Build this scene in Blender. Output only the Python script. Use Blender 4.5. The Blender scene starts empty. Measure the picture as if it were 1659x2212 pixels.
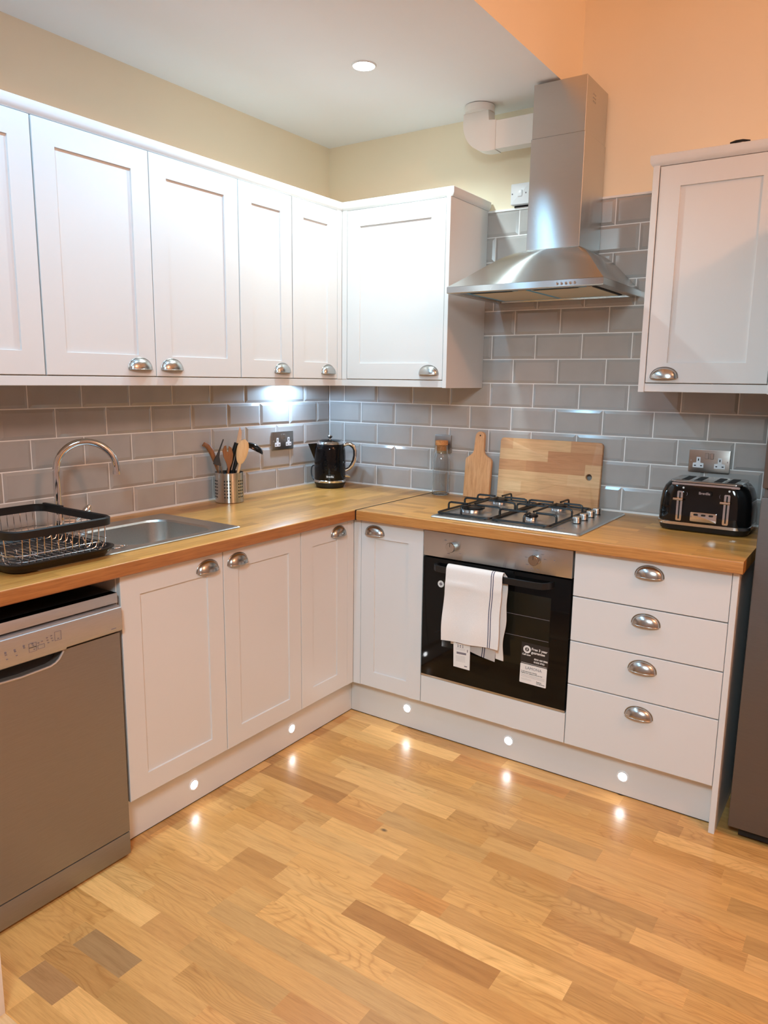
import bpy, bmesh, math, random
from mathutils import Matrix, Vector
R = random.Random(7)
S = bpy.context.scene
COL = S.collection
PI = math.pi

# ------------------------------------------------------------------ helpers
def lin(c):
    return tuple(((v/255.0)/12.92 if v/255.0 <= .04045 else ((v/255.0+.055)/1.055)**2.4) for v in c)

class MB(bmesh.types.BMesh if False else object):
    pass

def new_bm():
    return bmesh.new()

def bx(bm, lo, hi, bev=0.0, seg=2, mat=0, M=None):
    x0, y0, z0 = [min(a, b) for a, b in zip(lo, hi)]
    x1, y1, z1 = [max(a, b) for a, b in zip(lo, hi)]
    co = [(x0,y0,z0),(x1,y0,z0),(x1,y1,z0),(x0,y1,z0),(x0,y0,z1),(x1,y0,z1),(x1,y1,z1),(x0,y1,z1)]
    vs = [bm.verts.new(c) for c in co]
    fs = [bm.faces.new([vs[i] for i in f]) for f in ((0,3,2,1),(4,5,6,7),(0,1,5,4),(1,2,6,5),(2,3,7,6),(3,0,4,7))]
    for f in fs: f.material_index = mat
    if bev > 0:
        es = list({e for f in fs for e in f.edges})
        r = bmesh.ops.bevel(bm, geom=es, offset=bev, segments=seg, profile=.5, affect='EDGES')
        for f in r['faces']: f.material_index = mat
        vs = list({v for f in r['faces'] for v in f.verts} | {v for v in vs if v.is_valid})
    if M is not None:
        bmesh.ops.transform(bm, matrix=M, verts=[v for v in vs if v.is_valid])

def loft(bm, rings, closed=False, cap=True, mat=0, ring_closed=True):
    rs = [[bm.verts.new(p) for p in r] for r in rings]
    n = len(rs[0]); m = len(rs)
    for i in range(m if closed else m-1):
        a, b = rs[i], rs[(i+1) % m]
        for j in range(n if ring_closed else n-1):
            k = (j+1) % n
            try:
                f = bm.faces.new((a[j], a[k], b[k], b[j])); f.material_index = mat
            except ValueError:
                pass
    if cap and not closed and ring_closed:
        for r in (rs[0], rs[-1]):
            try:
                f = bm.faces.new(r); f.material_index = mat
            except ValueError:
                pass
    return rs

def tube(bm, pts, r, n=10, closed=False, mat=0, cap=True, sq=None):
    P = [Vector(p) for p in pts]
    rr = r if isinstance(r, (list, tuple)) else [r]*len(P)
    m = len(P)
    T = []
    for i in range(m):
        if closed: t = P[(i+1) % m] - P[i-1]
        else: t = P[min(i+1, m-1)] - P[max(i-1, 0)]
        T.append(t.normalized())
    up = Vector((0,0,1)) if abs(T[0].z) < .9 else Vector((1,0,0))
    nrm = (up - T[0]*up.dot(T[0])).normalized()
    rings = []
    for i in range(m):
        nrm = (nrm - T[i]*nrm.dot(T[i]))
        nrm = nrm.normalized() if nrm.length > 1e-6 else Vector((1,0,0))
        b = T[i].cross(nrm)
        if sq:
            w, h = sq
            rings.append([P[i]+nrm*(sy*h/2)+b*(sx*w/2) for sx, sy in ((1,1),(-1,1),(-1,-1),(1,-1))])
        else:
            rings.append([P[i]+(nrm*math.cos(2*PI*k/n)+b*math.sin(2*PI*k/n))*rr[i] for k in range(n)])
    loft(bm, rings, closed=closed, cap=cap, mat=mat)

def cyl(bm, p0, p1, r0, r1=None, n=24, mat=0):
    tube(bm, [p0, p1], [r0, r0 if r1 is None else r1], n=n, mat=mat)

def lathe(bm, prof, c, n=40, mat=0, cap=True, M=None):
    rings = []
    for r, z in prof:
        ring = [Vector((max(r,1e-5)*math.cos(2*PI*k/n), max(r,1e-5)*math.sin(2*PI*k/n), z)) for k in range(n)]
        rings.append([(M @ v if M is not None else v)+Vector(c) for v in ring])
    loft(bm, rings, cap=cap, mat=mat)

def prism(bm, pts, d0, d1, M, mat=0, bev=0.0):
    # outline in (u,v) extruded along w, mapped by M
    a = [bm.verts.new(M @ Vector((u, v, d0))) for u, v in pts]
    b = [bm.verts.new(M @ Vector((u, v, d1))) for u, v in pts]
    n = len(a)
    f1 = bm.faces.new(a); f2 = bm.faces.new(b)
    fs = [f1, f2]
    for i in range(n):
        fs.append(bm.faces.new((a[i], a[(i+1) % n], b[(i+1) % n], b[i])))
    for f in fs: f.material_index = mat
    if bev > 0:
        es = list(f2.edges)
        bmesh.ops.bevel(bm, geom=es, offset=bev, segments=2, profile=.5, affect='EDGES')

def rrect(u0, u1, v0, v1, r, n=6):
    out = []
    for cx, cy, a0 in ((u1-r, v1-r, 0), (u0+r, v1-r, 90), (u0+r, v0+r, 180), (u1-r, v0+r, 270)):
        for k in range(n+1):
            a = math.radians(a0+90*k/n)
            out.append((cx+r*math.cos(a), cy+r*math.sin(a)))
    return out

LM = lambda x: Matrix(((0,0,1,x),(1,0,0,0),(0,1,0,0),(0,0,0,1)))     # (u,v,w) -> (x+w, u, v)
RM = lambda y: Matrix(((1,0,0,0),(0,0,-1,y),(0,1,0,0),(0,0,0,1)))    # (u,v,w) -> (u, y-w, v)
UP = lambda z: Matrix(((1,0,0,0),(0,1,0,0),(0,0,1,z),(0,0,0,1)))     # (u,v,w) -> (u, v, z+w)

def build(name, bm, mats, parent=None, angle=35, label=None, recalc=True, keep=False):
    if recalc: bmesh.ops.recalc_face_normals(bm, faces=bm.faces[:])
    me = bpy.data.meshes.new(name)
    xs = [v.co for v in bm.verts]
    c = Vector((0,0,0))
    if not keep and xs:
        c = Vector([(min(v[i] for v in xs)+max(v[i] for v in xs))/2 for i in range(3)])
        c.z = min(v[2] for v in xs)
        for v in bm.verts: v.co -= c
    bm.to_mesh(me); bm.free()
    for p in me.polygons: p.use_smooth = True
    try: me.set_sharp_from_angle(angle=math.radians(angle))
    except Exception: pass
    for m in (mats if isinstance(mats, (list, tuple)) else [mats]): me.materials.append(m)
    o = bpy.data.objects.new(name, me)
    COL.objects.link(o)
    o.location = c
    if parent is not None:
        o.parent = parent
        o.matrix_parent_inverse = Matrix.Translation(-WL[parent.name])
    WL[o.name] = c.copy()
    if label: o['label'] = label
    return o
WL = {}

def thing(name, label, cat, loc, group=None):
    o = bpy.data.objects.new(name, None); COL.objects.link(o)
    o.empty_display_size = .05
    o.location = loc; WL[o.name] = Vector(loc)
    return tag(o, label, cat, group)

def tag(o, label, cat, group=None):
    o['label'] = label; o['category'] = cat; o['kind'] = 'thing'
    if group: o['group'] = group
    return o

def struct(o):
    o['kind'] = 'structure'
    return o

def text(name, s, size, M, mat, parent, ext=.0003, align='CENTER', bold=0.0, space=1.0):
    cu = bpy.data.curves.new('t', 'FONT'); cu.body = s; cu.size = size; cu.align_x = align; cu.align_y = 'CENTER'
    cu.extrude = ext; cu.offset = bold; cu.resolution_u = 3; cu.space_character = space
    t = bpy.data.objects.new('t', cu); COL.objects.link(t)
    me = bpy.data.meshes.new_from_object(t)
    bpy.data.objects.remove(t); bpy.data.curves.remove(cu)
    bm = bmesh.new(); bm.from_mesh(me); bpy.data.meshes.remove(me)
    bmesh.ops.transform(bm, matrix=M, verts=bm.verts[:])
    for f in bm.faces: f.material_index = 0
    return build(name, bm, mat, parent)

# ------------------------------------------------------------------ materials
class Mat:
    def __init__(s, name):
        s.m = bpy.data.materials.new(name); s.m.use_nodes = True
        s.t = s.m.node_tree; s.b = s.t.nodes['Principled BSDF']
    def n(s, ty, **k):
        nd = s.t.nodes.new(ty)
        for a, v in k.items(): setattr(nd, a, v)
        return nd
    def l(s, a, b): s.t.links.new(a, b)
    def co(s, scale=(1,1,1), rot=(0,0,0), which='Object', loc=(0,0,0)):
        tc = s.n('ShaderNodeTexCoord'); mp = s.n('ShaderNodeMapping')
        mp.inputs['Scale'].default_value = scale; mp.inputs['Rotation'].default_value = rot; mp.inputs['Location'].default_value = loc
        s.l(tc.outputs[which], mp.inputs['Vector']); return mp.outputs['Vector']
    def noise(s, vec, scale=5, detail=3, rough=.5, dist=0):
        nd = s.n('ShaderNodeTexNoise'); nd.inputs['Scale'].default_value = scale; nd.inputs['Detail'].default_value = detail
        nd.inputs['Roughness'].default_value = rough; nd.inputs['Distortion'].default_value = dist
        s.l(vec, nd.inputs['Vector']); return nd.outputs['Fac']
    def ramp(s, fac, stops):
        nd = s.n('ShaderNodeValToRGB'); el = nd.color_ramp.elements
        while len(el) > 1: el.remove(el[-1])
        el[0].position = stops[0][0]; el[0].color = tuple(stops[0][1])+(1,)
        for p, c in stops[1:]:
            e = el.new(p); e.color = tuple(c)+(1,)
        s.l(fac, nd.inputs['Fac']); return nd.outputs['Color']
    def mix(s, a, b, fac, mode='MIX'):
        nd = s.n('ShaderNodeMix', data_type='RGBA', blend_type=mode)
        for sock, v in ((nd.inputs['Factor'], fac), (nd.inputs['A'], a), (nd.inputs['B'], b)):
            if isinstance(v, (int, float)): sock.default_value = v
            elif isinstance(v, tuple): sock.default_value = v if len(v) == 4 else v+(1,)
            else: s.l(v, sock)
        return nd.outputs['Result']
    def bump(s, h, strength=.1, dist=.002):
        nd = s.n('ShaderNodeBump'); nd.inputs['Strength'].default_value = strength; nd.inputs['Distance'].default_value = dist
        s.l(h, nd.inputs['Height']); s.l(nd.outputs['Normal'], s.b.inputs['Normal'])
    def set(s, **k):
        for a, v in k.items():
            inp = s.b.inputs[a.replace('_', ' ')]
            if isinstance(v, (int, float)): inp.default_value = v
            elif isinstance(v, tuple): inp.default_value = v if len(v) == 4 else v+(1,)
            else: s.l(v, inp)
        return s

def paint(name, rgb, rough=.5, var=.04, scale=3, bump=0, spec=.5, bscale=120):
    m = Mat(name); c = lin(rgb)
    v = m.co()
    f = m.noise(v, scale, 3)
    m.set(Base_Color=m.ramp(f, [(.3, tuple(x*(1-var) for x in c)), (.7, tuple(min(1, x*(1+var)) for x in c))]), Roughness=rough)
    m.b.inputs['Specular IOR Level'].default_value = spec
    if bump: m.bump(m.noise(v, bscale, 2), bump, .001)
    return m.m

def metal(name, rgb, rough=.3, brush=None, bstr=.06, metallic=1.0):
    m = Mat(name); c = lin(rgb)
    sc = brush if brush else (40, 40, 40)
    v = m.co(sc)
    f = m.noise(v, 6, 4, .6)
    m.set(Base_Color=m.ramp(f, [(.25, tuple(x*.93 for x in c)), (.75, tuple(min(1, x*1.04) for x in c))]), Metallic=metallic)
    rr = m.n('ShaderNodeMapRange'); rr.inputs['To Min'].default_value = rough*.88; rr.inputs['To Max'].default_value = rough*1.12
    m.l(f, rr.inputs['Value']); m.l(rr.outputs['Result'], m.b.inputs['Roughness'])
    if brush: m.bump(f, bstr, .0008)
    return m.m

def brushed(name, rgb, rough, aniso, axis='Z', rot=.25):
    m = Mat(name); c = lin(rgb)
    f = m.noise(m.co((3, 3, 120)), 6, 4, .6)
    m.set(Base_Color=m.ramp(f, [(.25, tuple(x*.95 for x in c)), (.75, tuple(min(1, x*1.03) for x in c))]), Metallic=1.0, Roughness=rough, Anisotropic=aniso, Anisotropic_Rotation=rot)
    tg = m.n('ShaderNodeTangent', direction_type='RADIAL', axis=axis); m.l(tg.outputs[0], m.b.inputs['Tangent'])
    return m.m

def wood(name, a, b, grain=(2, 40, 40), rough=.4, coat=0.0, brick=None, rot=(0,0,0)):
    m = Mat(name); A, B = lin(a), lin(b)
    v = m.co((1,1,1), rot)
    gv = m.n('ShaderNodeMapping'); gv.inputs['Scale'].default_value = grain; m.l(v, gv.inputs['Vector'])
    g = m.noise(gv.outputs['Vector'], 3, 6, .6, .4)
    col = m.ramp(g, [(.25, B), (.6, A), (.8, tuple(min(1, x*1.08) for x in A))])
    if brick:
        w, h = brick
        bt = m.n('ShaderNodeTexBrick'); bt.offset = .43; bt.squash = 1
        bt.inputs['Color1'].default_value = (1.12,1.08,1.0,1); bt.inputs['Color2'].default_value = (.70,.64,.56,1); bt.inputs['Mortar'].default_value = (.72,.68,.62,1)
        bt.inputs['Scale'].default_value = 1; bt.inputs['Mortar Size'].default_value = .0004; bt.inputs['Brick Width'].default_value = w; bt.inputs['Row Height'].default_value = h
        m.l(v, bt.inputs['Vector'])
        col = m.mix(col, bt.outputs['Color'], 1.0, 'MULTIPLY')
    m.set(Base_Color=col, Roughness=rough)
    if coat: m.b.inputs['Coat Weight'].default_value = coat; m.b.inputs['Coat Roughness'].default_value = .15
    m.bump(g, .05, .0006)
    return m.m

def emit(name, rgb, st):
    m = Mat(name); m.set(Base_Color=(.9,.9,.9), Roughness=.4)
    f = m.noise(m.co(), 60, 1)
    m.b.inputs['Emission Color'].default_value = tuple(rgb)+(1,)
    rr = m.n('ShaderNodeMapRange'); rr.inputs['To Min'].default_value = st*.95; rr.inputs['To Max'].default_value = st*1.05
    m.l(f, rr.inputs['Value']); m.l(rr.outputs['Result'], m.b.inputs['Emission Strength'])
    return m.m

M_CAB = paint('cream_satin', (218,217,215), .38, .012, 2, .02)
M_WALL = paint('cream_wall_paint', (243,230,203), .75, .02, 2, .05)
M_WALLN = paint('neutral_wall_paint', (205,214,226), .75, .02, 2, .05)
M_CEIL = paint('white_ceiling_paint', (243,246,249), .85, .01, 2, .03)
M_GROUT = paint('white_grout', (246,244,241), .8, .04, 30)
M_SEAL = paint('white_sealant', (236,236,234), .35, .02, 30)
M_STEEL = brushed('brushed_steel', (200,200,198), .24, 1.0)
M_STEELX = brushed('brushed_steel_sheet', (196,196,194), .26, .97)
M_STEELH = metal('hob_steel', (205,205,203), .34)
M_SINK = metal('sink_steel', (205,203,198), .3)
M_CHROME = metal('chrome', (225,226,228), .06)
M_NICKEL = metal('brushed_nickel', (188,186,182), .24)
M_BLACKG = paint('gloss_black', (9,9,10), .08, .05, 8)
M_BLACKP = paint('matt_black_plastic', (16,16,17), .42, .1, 20, .05)
M_BLACKM = paint('cast_black_enamel', (14,14,15), .38, .1, 40, .08)
M_DARK = paint('dark_recess', (14,13,12), .7, .1, 8)
M_WHITEP = paint('white_plastic', (232,234,236), .3, .01, 10)
M_DUCT = paint('white_duct_plastic', (232,228,222), .45, .015, 6)
M_PAPER = paint('white_paper', (226,220,214), .7, .02, 40)
M_INK = paint('black_ink', (25,24,26), .7, .1, 40)
M_GREYINK = paint('grey_ink', (120,112,118), .7, .1, 40)
M_LIGHTINK = paint('pale_ink', (190,184,180), .7, .05, 40)
M_BLUE = paint('blue_film', (70,180,230), .3, .08, 20)
M_DWD = metal('grey_painted_metal', (152,148,143), .42, (4, 4, 60), .005, .75)
M_DW = metal('silver_painted_metal', (192,192,194), .42, (4, 4, 60), .005, .75)
M_FRIDGE = metal('grey_steel_paint', (112,108,106), .45, (4, 4, 120), .01, .7)
M_SOCKET = metal('satin_steel_plate', (176,170,164), .33, (4, 4, 200), .02)
M_CORK = wood('cork', (214,150,90), (168,104,56), (60,60,60), .8)
M_LENS = emit('led_lens', (.93,.97,1.0), 32)
M_PLENS = emit('plinth_led_lens', (.96,.98,1.0), 32)
M_TRIM = paint('white_gloss_trim', (235,228,222), .3, .01, 4)

m = Mat('black_oven_glass'); f = m.noise(m.co(), 4, 2)
m.set(Base_Color=m.ramp(f, [(.3, (.003,.003,.003)), (.7, (.005,.005,.005))]), Roughness=.06); m.b.inputs['Specular IOR Level'].default_value = .22; M_OVENG = m.m
m = Mat('tinted_oven_window'); f = m.noise(m.co(), 3, 2)
m.set(Base_Color=m.ramp(f, [(.3, (.010,.009,.006)), (.7, (.016,.014,.009))]), Roughness=.08); m.b.inputs['Specular IOR Level'].default_value = .28; M_OVENW = m.m

m = Mat('clear_glass'); f = m.noise(m.co(), 6, 2)
m.set(Base_Color=m.ramp(f, [(.3, (.95,.97,.97)), (.7, (.98,.99,.99))]), Roughness=.0, IOR=1.45)
m.b.inputs['Transmission Weight'].default_value = 1.0; M_GLASS = m.m

# kettle: gloss black with a fine faceted relief
m = Mat('faceted_gloss_black')
v = m.co((1,1,1)); vo = m.n('ShaderNodeTexVoronoi'); vo.inputs['Scale'].default_value = 70; m.l(v, vo.inputs['Vector'])
m.set(Base_Color=(.004,.004,.005), Roughness=.09); m.b.inputs['Specular IOR Level'].default_value = .3; m.bump(vo.outputs['Distance'], .25, .0015); M_KETTLE = m.m

# glazed taupe tiles
m = Mat('taupe_glaze'); v = m.co()
f = m.noise(v, 9, 3); c = lin((175,171,167))
m.set(Base_Color=m.ramp(f, [(.3, tuple(x*.95 for x in c)), (.7, tuple(x*1.05 for x in c))]), Roughness=.14)
m.bump(m.noise(v, 14, 2), .04, .004); M_TILE = m.m

# worktops: oak blocks; the length of the blocks follows the run
M_WTL = wood('oak_block_worktop', (214,163,90), (184,128,64), (3, 60, 60), .33, .15, (.42, .041), (0,0,PI/2))
M_WTR = wood('oak_block_worktop_across', (208,156,86), (180,122,58), (3, 60, 60), .33, .15, (.42, .041))
def blocks(name, cols, w, h, grain, rough=.5):
    # glued-up strips along x, rows along z, each block with its own tone
    m = Mat(name); tc = m.n('ShaderNodeTexCoord'); sp = m.n('ShaderNodeSeparateXYZ'); m.l(tc.outputs['Object'], sp.inputs[0])
    def mth(op, a, b=None):
        nd = m.n('ShaderNodeMath', operation=op)
        for i, v in enumerate((a, b)):
            if v is None: continue
            if isinstance(v, (int, float)): nd.inputs[i].default_value = v
            else: m.l(v, nd.inputs[i])
        return nd.outputs[0]
    row = mth('FLOOR', mth('DIVIDE', sp.outputs['Z'], h))
    w1 = m.n('ShaderNodeTexWhiteNoise', noise_dimensions='1D'); m.l(row, w1.inputs['W'])
    col = mth('FLOOR', mth('ADD', mth('DIVIDE', sp.outputs['X'], w), mth('MULTIPLY', w1.outputs['Value'], 3.0)))
    w2 = m.n('ShaderNodeTexWhiteNoise', noise_dimensions='1D'); m.l(mth('ADD', mth('MULTIPLY', row, 17.3), col), w2.inputs['W'])
    base = m.ramp(w2.outputs['Value'], [(i/(len(cols)-1), lin(c)) for i, c in enumerate(cols)])
    mp = m.n('ShaderNodeMapping'); mp.inputs['Scale'].default_value = grain; m.l(tc.outputs['Object'], mp.inputs['Vector'])
    g = m.noise(mp.outputs['Vector'], 3, 5, .6, .5)
    m.set(Base_Color=m.mix(base, m.ramp(g, [(.25, (.82,.76,.70)), (.6, (1,1,1)), (.8, (1.06,1.06,1.04))]), 1.0, 'MULTIPLY'), Roughness=rough)
    return m.m
M_BOARD = blocks('acacia_board', [(184,124,82), (222,174,124), (230,190,142), (196,136,92), (218,168,118)], .26, .046, (3, 30, 40))
M_BOARD2 = wood('beech_paddle', (222,172,122), (196,140,90), (40, 40, 3), .5)
M_SPOON = wood('pale_beech', (238,208,162), (222,186,136), (30, 30, 4), .55)
M_BROWNW = wood('brown_olive_wood', (158,104,62), (118,74,40), (30, 30, 4), .5)

# floor strips: tone per strip from the mesh, grain from noise
m = Mat('oak_strip_floor')
at = m.n('ShaderNodeAttribute', attribute_name='tone')
at2 = m.n('ShaderNodeAttribute', attribute_name='seed')
tc = m.n('ShaderNodeTexCoord')
add = m.n('ShaderNodeVectorMath', operation='ADD'); m.l(tc.outputs['Object'], add.inputs[0]); m.l(at2.outputs['Vector'], add.inputs[1])
mp = m.n('ShaderNodeMapping'); mp.inputs['Scale'].default_value = (2.2, 26, 1); m.l(add.outputs[0], mp.inputs['Vector'])
g1 = m.noise(mp.outputs['Vector'], 2.2, 5, .6, .6)
mp2 = m.n('ShaderNodeMapping'); mp2.inputs['Scale'].default_value = (5, 130, 1); m.l(add.outputs[0], mp2.inputs['Vector'])
g2 = m.noise(mp2.outputs['Vector'], 3, 3, .6, .3)
mp3 = m.n('ShaderNodeMapping'); mp3.inputs['Scale'].default_value = (1.1, 5.2, 1); m.l(add.outputs[0], mp3.inputs['Vector'])
# growth rings: contour lines of a smooth field stretched along the strip
nb = m.noise(mp3.outputs['Vector'], 1.6, 2, .45, .2)
mu = m.n('ShaderNodeMath', operation='MULTIPLY'); mu.inputs[1].default_value = 26; m.l(nb, mu.inputs[0])
fr = m.n('ShaderNodeMath', operation='PINGPONG'); fr.inputs[1].default_value = .5; m.l(mu.outputs[0], fr.inputs[0])
r1 = m.ramp(g1, [(.25, (.80,.74,.66)), (.5, (1,.99,.97)), (.75, (1.08,1.09,1.08))])
r2 = m.ramp(g2, [(.3, (.88,.84,.78)), (.55, (1,1,1))])
r3 = m.ramp(fr.outputs[0], [(.0, (.82,.75,.66)), (.16, (.97,.96,.94)), (.5, (1.03,1.03,1.02))])
c = m.mix(at.outputs['Color'], r1, 1.0, 'MULTIPLY'); c = m.mix(c, r2, 1.0, 'MULTIPLY'); sx_ = m.n('ShaderNodeSeparateXYZ'); m.l(at2.outputs['Vector'], sx_.inputs[0])
md_ = m.n('ShaderNodeMath', operation='FRACT'); m.l(sx_.outputs['X'], md_.inputs[0])
mr_ = m.n('ShaderNodeMapRange'); mr_.inputs['From Min'].default_value = .45; mr_.inputs['From Max'].default_value = .75; mr_.inputs['To Min'].default_value = .12; mr_.inputs['To Max'].default_value = .9
m.l(md_.outputs[0], mr_.inputs['Value'])
c = m.mix(c, r3, mr_.outputs['Result'], 'MULTIPLY')
# sparse dark knots
vk = m.n('ShaderNodeTexVoronoi'); vk.inputs['Scale'].default_value = 3.1; mpk = m.n('ShaderNodeMapping'); mpk.inputs['Scale'].default_value = (.8, 1.25, 1)
m.l(tc.outputs['Object'], mpk.inputs['Vector']); m.l(mpk.outputs['Vector'], vk.inputs['Vector'])
kf = m.ramp(vk.outputs['Distance'], [(.016, (1,1,1)), (.04, (0,0,0))])
gt = m.n('ShaderNodeSeparateColor'); m.l(vk.outputs['Color'], gt.inputs['Color'])
gr = m.n('ShaderNodeMath', operation='GREATER_THAN'); gr.inputs[1].default_value = .28; m.l(gt.outputs['Red'], gr.inputs[0])
km = m.n('ShaderNodeMath', operation='MULTIPLY'); m.l(kf, km.inputs[0]); m.l(gr.outputs[0], km.inputs[1])
c = m.mix(c, (.05,.03,.015), km.outputs[0])
m.set(Base_Color=c, Roughness=.31)
m.b.inputs['Coat Weight'].default_value = .2; m.b.inputs['Coat Roughness'].default_value = .2
m.bump(g2, .03, .0005); M_FLOOR = m.m

# tea towel: white weave, two navy stripes along its length at one side (from the mesh UV)
m = Mat('striped_cotton')
uv = m.n('ShaderNodeUVMap'); sp = m.n('ShaderNodeSeparateXYZ'); m.l(uv.outputs['UV'], sp.inputs[0])
def band(lo, hi):
    a = m.n('ShaderNodeMath', operation='GREATER_THAN'); a.inputs[1].default_value = lo; m.l(sp.outputs['X'], a.inputs[0])
    b = m.n('ShaderNodeMath', operation='LESS_THAN'); b.inputs[1].default_value = hi; m.l(sp.outputs['X'], b.inputs[0])
    k = m.n('ShaderNodeMath', operation='MULTIPLY'); m.l(a.outputs[0], k.inputs[0]); m.l(b.outputs[0], k.inputs[1]); return k.outputs[0]
sm = m.n('ShaderNodeMath', operation='ADD'); m.l(band(.808, .822), sm.inputs[0]); m.l(band(.842, .856), sm.inputs[1])
wf = m.noise(m.co((300,300,300)), 3, 2)
base = m.ramp(wf, [(.3, lin((222,216,210))), (.7, lin((236,232,228)))])
m.set(Base_Color=m.mix(base, lin((70,70,96)), sm.outputs[0]), Roughness=.9); m.bump(wf, .15, .0006); M_TOWEL = m.m

# ------------------------------------------------------------------ room
Z0, TP, TR = .912, .202, .102
CZ = 2.526
CX = 1.243     # where the low ceiling stops
RX, RY, RZ = 4.6, -4.8, 3.25

bm = new_bm()
tone = bm.faces.layers.float_vector.new('tone') if False else None
rows = int((abs(RY)+.2)/.069)+1
quads = []
tones = [lin(c) for c in ((216,176,124),(210,168,116),(222,184,134),(204,160,108),(212,172,120),(219,180,128),(198,150,98),(208,166,114),(226,190,140),(214,174,122),(214,172,118),(206,164,114))]
special = {(-2.07): [(.80, .988, lin((170,142,112)))], (-2.208): [(.79, .93, lin((176,142,110)))]}
y = .0
r = 0
ytop = -2.001 + .069*29
while ytop - r*.069 > RY - .05:
    yb1 = ytop - r*.069; yb0 = yb1 - .069
    x = -.1 - R.random()*.3
    spec = [s for k, v in special.items() if abs(k-yb0) < .02 for s in v]
    cuts = []
    while x < RX:
        x2 = x + R.choice((.14,.2,.26,.32,.38,.44,.3,.24)) + R.uniform(-.03,.03)
        cuts.append((x, x2, R.choice(tones))); x = x2
    if spec:
        a, b, t = spec[0]; nc = []
        for p, q, tt in cuts:
            if q <= a or p >= b: nc.append((p, q, tt)); continue
            if p < a: nc.append((p, a, tt))
            if q > b: nc.append((b, q, tt))
        cuts = nc + [(a, b, t)]
    for p, q, t in cuts:
        k = 1.0 if t in (lin((170,142,112)), lin((176,142,110))) else R.choice((.82, .89, .94, 1, 1, 1.04, 1.08, 1.13))*R.uniform(.97, 1.03)
        quads.append((p, q, yb0, yb1, (t[0]*k*.97, t[1]*k*.84, t[2]*k*.60), (R.uniform(0,60), R.uniform(0,60), 0)))
    r += 1
g = .0006
for p, q, y0, y1, t, s in quads:
    bm.faces.new([bm.verts.new(c) for c in ((p, y0, 0), (q, y0, 0), (q, y1, 0), (p, y1, 0))])
fl = build('floor', bm, M_FLOOR, keep=True, recalc=False)
a = fl.data.attributes.new('tone', 'FLOAT_COLOR', 'FACE'); b = fl.data.attributes.new('seed', 'FLOAT_VECTOR', 'FACE')
for i, q in enumerate(quads):
    a.data[i].color = q[4]+(1,); b.data[i].vector = q[5]
struct(fl)

def wall(name, lo, hi, mat):
    bm = new_bm(); bx(bm, lo, hi); return struct(build(name, bm, mat))
wl = wall('wall_left', (-.12, RY, 0), (-.006, .12, RZ), M_WALL)
wr = wall('wall_right', (-.006, .006, 0), (RX+.1, .12, RZ), M_WALL)
wall('wall_back', (-.12, RY-.12, 0), (RX+.1, RY, RZ), M_WALLN)
wall('wall_side', (RX, RY, 0), (RX+.12, .006, RZ), M_WALLN)
ce = wall('ceiling', (-.006, RY, CZ), (CX-.0601, .006, CZ+.03), M_CEIL)
bm = new_bm(); bx(bm, (CX-.06, RY, CZ), (CX, .006, RZ))
for f in bm.faces:
    if f.normal.z < -.5 or f.calc_center_median().z < CZ+.001: f.material_index = 1
struct(build('wall_bulkhead', bm, [M_WALL, M_CEIL]))
wall('ceiling_upper', (-.006, RY, RZ), (RX+.1, .12, RZ+.06), M_CEIL)

# metro tiles with bevelled edges
def tiles(axis, off_even, off_odd, spans):
    bm = new_bm()
    g, bw, h0, h1 = .0021, .011, .0015, .006
    M = RM(0) if axis == 'R' else LM(0)
    for row, a0, a1 in spans:
        z0, z1 = Z0+(row-1)*TR+g, Z0+row*TR-g
        off = off_even if row % 2 == 0 else off_odd
        k = math.floor((a0-off)/TP)
        while True:
            p, q = off+k*TP+g, off+(k+1)*TP-g
            k += 1
            if p >= a1: break
            p, q = max(p, a0), min(q, a1)
            if q-p < .01: continue
            b = min(bw, (q-p)/3)
            def U(u): return u if axis == 'R' else -u
            o = [(U(p), z0), (U(q), z0), (U(q), z1), (U(p), z1)]
            i = [(U(p+b), z0+bw), (U(q-b), z0+bw), (U(q-b), z1-bw), (U(p+b), z1-bw)]
            v0 = [bm.verts.new(M @ Vector((u, z, 0))) for u, z in o]
            v1 = [bm.verts.new(M @ Vector((u, z, h0))) for u, z in o]
            v2 = [bm.verts.new(M @ Vector((u, z, h1))) for u, z in i]
            for j in range(4):
                n = (j+1) % 4
                bm.faces.new((v0[j], v0[n], v1[n], v1[j])); bm.faces.new((v1[j], v1[n], v2[n], v2[j]))
            bm.faces.new(v2)
    for row, a0, a1 in spans:
        z0, z1 = Z0+(row-1)*TR, Z0+row*TR
        pts = [(a0, z0), (a1, z0), (a1, z1), (a0, z1)] if axis == 'R' else [(-a1, z0), (-a0, z0), (-a0, z1), (-a1, z1)]
        prism(bm, pts, -.006, .0003, M, mat=1)
    return bm
build('tile_splashback', tiles('R', -.0017, .0957, [(r, 0.001, 2.75) for r in range(1, 6)]+[(r, .80, 2.75) for r in range(6, 13)]), [M_TILE, M_GROUT], wr, angle=15)
build('tile_splashback', tiles('L', .107, .0015, [(r, 0.007, 2.8) for r in range(1, 6)]), [M_TILE, M_GROUT], wl, angle=15)
bm = new_bm()
prism(bm, [(.80, 2.135), (2.75, 2.135), (2.75, 2.143), (.80, 2.143)], -.006, .006, RM(0))
prism(bm, [(.635, .912), (2.06, .912), (2.06, .919), (.635, .919)], 0, .008, RM(0))
prism(bm, [(.0, .912), (.635, .912), (.635, .919), (.0, .919)], 0, .008, RM(0))
bx(bm, (.0, -.006, Z0), (.007, .0, 1.40), .002)
build('sealant_bead', bm, M_SEAL, wr)
bm = new_bm(); prism(bm, [(-2.4, .912), (0, .912), (0, .919), (-2.4, .919)], 0, .008, LM(0)); build('sealant_bead', bm, M_SEAL, wl)

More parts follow.
